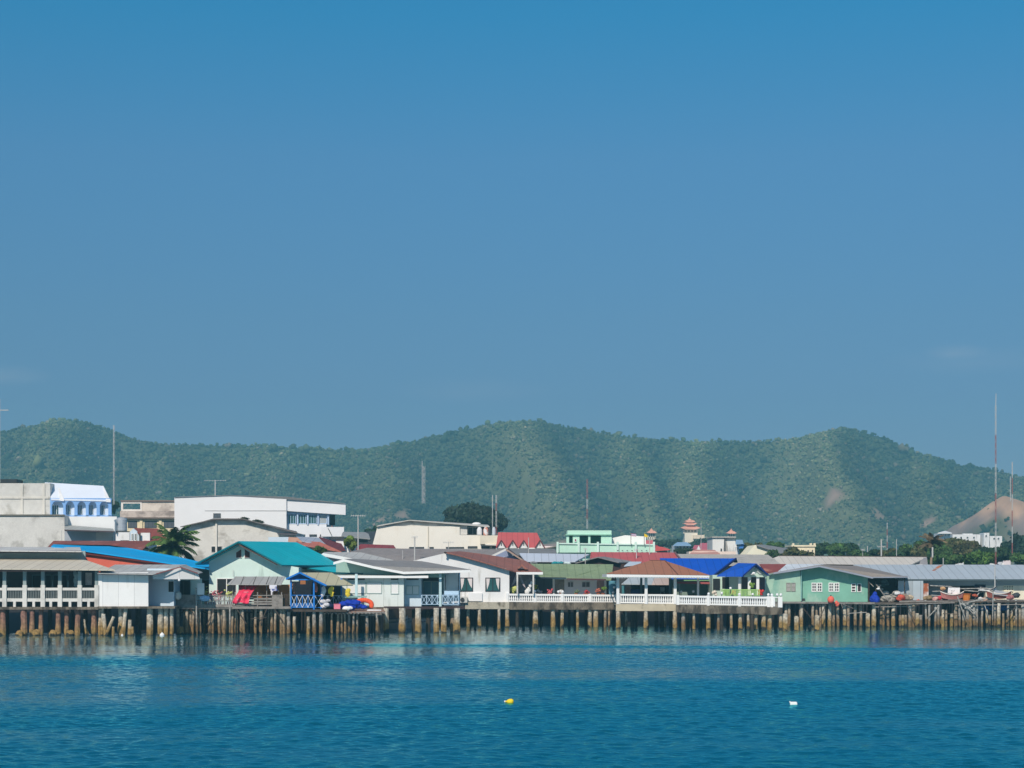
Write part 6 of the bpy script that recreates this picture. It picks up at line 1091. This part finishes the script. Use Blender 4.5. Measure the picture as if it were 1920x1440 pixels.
for a in (('wide antenna on the roof of the long white building',403.5,900,931,336,40,.09,9),('tall pole with a faint antenna behind the pale mint house roof',671.5,966,1036,210,26,.07,7),('antenna on a white pole before the cream hall, the taller of the two',777.5,1006,1050,197,10,.07,5),('low antenna before the middle of the cream hall',841,1016,1032,216,20,.03,7),('antenna pole on the long red roof, nearest the silver roof',1097.5,1028,1062,203,7,.04,4),('tall antenna pole before the mint terraces',1218,1010,1055,212,0,.04,1),('antenna pole with a small head above the red roof',1193.5,1030,1056,210,9,.05,5),('very thin pole rising past the pink roofed house',1314.5,980,1030,380,0,.05,1),('cross shaped antenna post on the beige warehouse',1652.5,1011,1044,236,14,.09,5,1025),('plain white post on the beige warehouse roof edge',1681,1011,1044,238,0,.04,1),('short white post before the trees at the warehouse end',1748.5,1026,1045,236,0,.1,1),('thin pole at the rust streak on the grey warehouse',1768.5,1046,1059,205,0,.04,1),('thin pole in front of the grey warehouse roof',1865.5,1060,1106,189.6,0,.05,1),('white post behind the green warehouse trees, farther left',1626.5,1024,1036,330,0,.07,1),('thin pole left of the white warehouse post',1617.5,1030,1044,236,6,.03,4),('tall thin pole before the long red roof and red gablets',991,1008,1046,218,0,.04,1),('thin pole on the grey shaded canopy below the blue arches',115.5,994,1026,200,0,.035,1),('short thin pole on the long grey cement roof',755,1032,1052,199,0,.03,1),('second short thin pole on the long grey cement roof',803,1024,1044,205,0,.05,1),('thin stick antenna on the mint house roof edge',437,1068,1082,168.4,0,.02,1)): antenna(*a)
t = thing('tv_antenna', 'pale crossbar antenna at the picture edge above the hill', 'antenna', 3, 300, 20, 'television antennas over the roofs'); BARS('mast_pole', MASTW, t, [((0,748,300),(0,905,300))], .045); BARS('antenna_boom', MASTW, t, [((-17,769,300),(16,769,300))], .09)
# ---------------------------------------------------------------- trees
LEAFM = attr_mat('leaf foliage', .75)
TRUNK = mat('tree bark', S(120,100,82), var=.2, vs=2)
def tree(name, lb, px, ytop, ybot, d, wpx, col, n=1500, leaf=.35, gap=.5, group=None, dead=False, zb=1.9, seed=0, lobes=9):
    r = np.random.default_rng(seed+int(px*10)); x = X(px,d); zt = Z(ytop,d); z0 = Z(ybot,d); wd = wpx*d/F/2; hh = (zt-z0)/2
    t = thing(name, lb, 'tree', px, d, zb, group); b = MB(); tr = max(.12, wd*.06)
    top = Vector((x+r.normal(0,.2), d, z0+hh*.9)); b.tube((x,d,zb-.3), top, tr*1.5, tr*.7, 7)
    cs = []
    for k in range(lobes):
        a = r.uniform(0, 6.28); q = math.sqrt(r.uniform(.05, 1)); c = np.array([x+wd*.66*q*math.cos(a), d+wd*.66*q*math.sin(a), z0+hh*(1+.62*r.uniform(-1, 1)*math.sqrt(max(0, 1.05-q*q)))]); cs.append((c, wd*r.uniform(.3, .52), hh*r.uniform(.3, .5)))
        b.tube(top*.5+Vector((x,d,z0))*.5, Vector(c), tr*.5, tr*.2, 5)
    b.build('trunk', TRUNK, t)
    m = n//lobes; V = []; C = []; F_ = []
    for c, rx, rz in cs:
        u = r.normal(0, 1, (m, 3)); u /= np.linalg.norm(u, axis=1)[:, None]; rad = r.uniform(.35, 1.05, (m, 1))**.6
        p = c+u*rad*np.array([rx, rx, rz]); nrm = u+r.normal(0, .55, (m, 3)); nrm /= np.linalg.norm(nrm, axis=1)[:, None]
        s1 = np.cross(nrm, r.normal(0, 1, (m, 3))); s1 /= np.linalg.norm(s1, axis=1)[:, None]; s2 = np.cross(nrm, s1); l = leaf*r.uniform(.5, 1.2, (m, 1))
        V.append(np.stack([p-s1*l, p-s2*l*.55, p+s1*l, p+s2*l*.55], 1)); shade = r.uniform(.6, 1.45, (m, 1))*r.uniform(.75, 1.3)
        C.append(np.repeat((np.array(col)*shade*(1+r.normal(0, .08, (m, 3))))[:, None], 4, 1))
    V = np.concatenate(V).reshape(-1, 3)-np.array(t.location); C = np.clip(np.concatenate(C).reshape(-1, 3), .004, .5)
    o = mesh_np('crown', V, np.arange(len(V)).reshape(-1, 4), LEAFM, False, C); o.parent = t
    return t
GD, GM, GL, GO, GB = (.026,.056,.025), (.050,.10,.028), (.09,.16,.035), (.085,.092,.036), (.13,.095,.055)
for a in (('broad_tree','big dark rounded tree behind the cream hall',888,938,1012,420,118,(.030,.050,.030),9000,.62),
 ('bush','bright yellow green columnar bush beside the tall antenna pole',657,1003,1034,218,26,(.12,.17,.03),1800,.22),
 ('bush','low green bush at the end of the teal roof ridge',600,1022,1038,212,30,(.06,.12,.03),1600,.2),
 ('shrub','dark shrubs on the cement gable roof, nearest its ridge',455,969,976,246,26,(.03,.04,.02),300,.16),('shrub','dark shrubs on the cement gable roof, lower down the slope',482,974,984,246,30,(.03,.04,.02),350,.16),
 ('tree','olive tree behind the cream gable hall',1410,1012,1040,330,46,GO,1800,.4),('tree','tall green tree behind the cream gable hall peak',1450,1012,1040,335,40,GM,1800,.4),('tree','sparse vine covered tree before the cream arcade block',1480,1022,1052,280,36,GO,1100,.3),('tree','thin climbing tree by the cream gable foot',1448,1030,1052,280,34,GM,500,.28),('tree','leafy tree before the cream arcade block corner',1505,1030,1050,285,50,GO,1200,.3),
 ('tree','dark green tree right after the cream arcade block',1543,1015,1044,320,40,GD,2400,.4),('tree','rounded mid green tree behind the beige warehouse, second after the cream block',1568,1018,1046,318,46,GM,2400,.4),('tree','dark bluish tree behind the beige warehouse, taller than its neighbours',1590,1014,1044,345,44,GD,2400,.42),('tree','low light green tree behind the beige warehouse',1612,1028,1048,310,40,GM,1800,.35),('tree','low dark tree around the plain post of the beige warehouse',1640,1030,1048,315,44,GD,1800,.36),('tree','small olive tree beside the cross shaped antenna',1668,1028,1048,310,40,GO,1500,.35),
 ('tree','dark green tree at the end of the beige warehouse ridge',1692,1026,1050,300,46,GD,2200,.38),('tree','tall dark green tree left of the dry palm',1712,1010,1052,300,50,GM,3200,.4),('tree','olive tree close behind the dry palm',1730,1012,1056,296,40,GO,2200,.36),('tree','leafy mid green tree right of the dry palm',1765,1010,1060,290,60,GM,3600,.36),('tree','brownish green tree beneath the white hip roofed house',1790,1004,1040,310,56,GO,3000,.38),('tree','olive brown tree beneath the white villa',1812,1010,1048,305,56,(.07,.07,.03),3000,.38),
 ('tree','dark green tree below the white villa tower',1840,1020,1058,300,60,GD,3400,.4),('tree','bright green broad leaved tree over the grey warehouse roof',1830,1030,1062,262,74,(.07,.14,.03),3800,.36),('tree','mid green leafy tree over the grey warehouse roof, beside the short post',1778,1036,1062,262,60,GM,3000,.34),('tree','dark tree behind the tall radio mast foot',1872,1022,1062,290,56,GD,3200,.38),('tree','dark blue green tree at the picture edge below the thin mast',1908,998,1050,360,56,(.016,.036,.024),3200,.45),('tree','leafy dark tree low at the picture edge over the warehouse',1912,1036,1064,270,50,GM,2600,.34),('tree','dense green tree just past the beige warehouse gable',1752,1040,1062,264,30,GM,1600,.3),
 ('tree','bluish tree hiding the foot of the pagoda terrace',1302,1009,1030,560,54,(.035,.065,.045),1700,.6),('tree','dark tree beneath the blue hipped house',1284,1026,1044,340,44,(.03,.05,.028),1500,.36),('tree','small dark tree beside the low house with the blue tiered roofs',1400,1026,1048,330,30,GD,1200,.34),('tree','bluish green tree at the pagoda foot',1255,1008,1030,560,50,(.03,.06,.04),1500,.6),('tree','bluish tree between the pagoda and the weathered tower',1330,1006,1030,560,46,(.03,.06,.04),1500,.6),('tree','tree behind the mint building terrace end',1235,1010,1028,520,30,(.03,.06,.035),1000,.55),
 ('tree','green tree beside the low grey roofed house',700,984,1008,420,40,GD,1300,.45),('tree','green tree behind the lattice tower foot',205,936,962,400,40,GM,1400,.5),('tree','dark bush behind the rusty roofed house',262,1016,1040,196,54,(.035,.07,.02),1500,.22)): tree(*a, lobes=20 if a[8] > 5000 else (12 if a[8] > 2000 else 8))
# palms
def palm(name, lb, px, d, zc, zb, L_, cg, n, droop, dry=False):
    t = thing(name, lb, 'palm tree', px, d, zb); x = X(px,d); r = np.random.default_rng(int(px)); b = MB()
    pts = [(x-.25+.25*q*q, d, zb+(zc-zb)*q) for q in np.linspace(0, 1, 6)]
    for p, q in zip(pts, pts[1:]): b.tube(p, q, .17, .15, 8)
    b.build('trunk', mat('palm bark', S(150,130,110), var=.2, vs=3), t)
    ctr = Vector((x, d, zc))
    for k in range(n):
        az = 2.4*k+r.uniform(-.3,.3); el_ = r.uniform(-.15, 1.4); l = L_*r.uniform(.75, 1.1); m = 30; V = []; C = []
        prev = ctr.copy(); e2 = el_; hv = Vector((math.cos(az), math.sin(az), 0)); sd_ = Vector((-math.sin(az), math.cos(az), 0)); c0 = np.array(cg)*r.uniform(.6, 1.5)
        if el_ < .1 and r.random() < .5: c0 = np.array(GB if not dry else cg)*r.uniform(.5,1)
        for j in range(m):
            dirv = hv*math.cos(e2)+Vector((0,0,1))*math.sin(e2); nxt = prev+dirv*(l/m); e2 -= droop/m*(1.6 if j > m*.4 else .7); u = (j+.5)/m
            ll = .62*L_/2.6*math.sin(math.pi*min(1, u*.92+.12))**.6
            V += [prev+sd_*.03, prev-sd_*.03, nxt-sd_*.03, nxt+sd_*.03]; C += [c0*1.3]*4
            for s_ in (-1, 1):
                tip = prev+dirv*ll*.55+sd_*s_*ll*.75-Vector((0,0,1))*ll*r.uniform(.25,.6); w_ = dirv*.075*L_/2.6
                V += [prev-w_, prev+w_, tip+w_*.3, tip-w_*.3]; C += [c0*r.uniform(.8,1.2)]*4
            prev = nxt
        V = np.array([tuple(v) for v in V])-np.array(t.location); o = mesh_np('frond', V, np.arange(len(V)).reshape(-1, 4), LEAFM, False, np.clip(np.array(C), .004, .5)); o.parent = t
    return t
palm('coconut_palm', 'green coconut palm between the sky blue roof and the teal roof', 324, 190, Z(1026,190), 1.5, 3.4, (.075,.135,.034), 34, 1.2)
palm('dry_palm', 'dry brown palm standing above the trees at the warehouse end', 1748, 250, Z(1018,250), 1.9, 2.2, (.16,.12,.07), 22, .9, True)
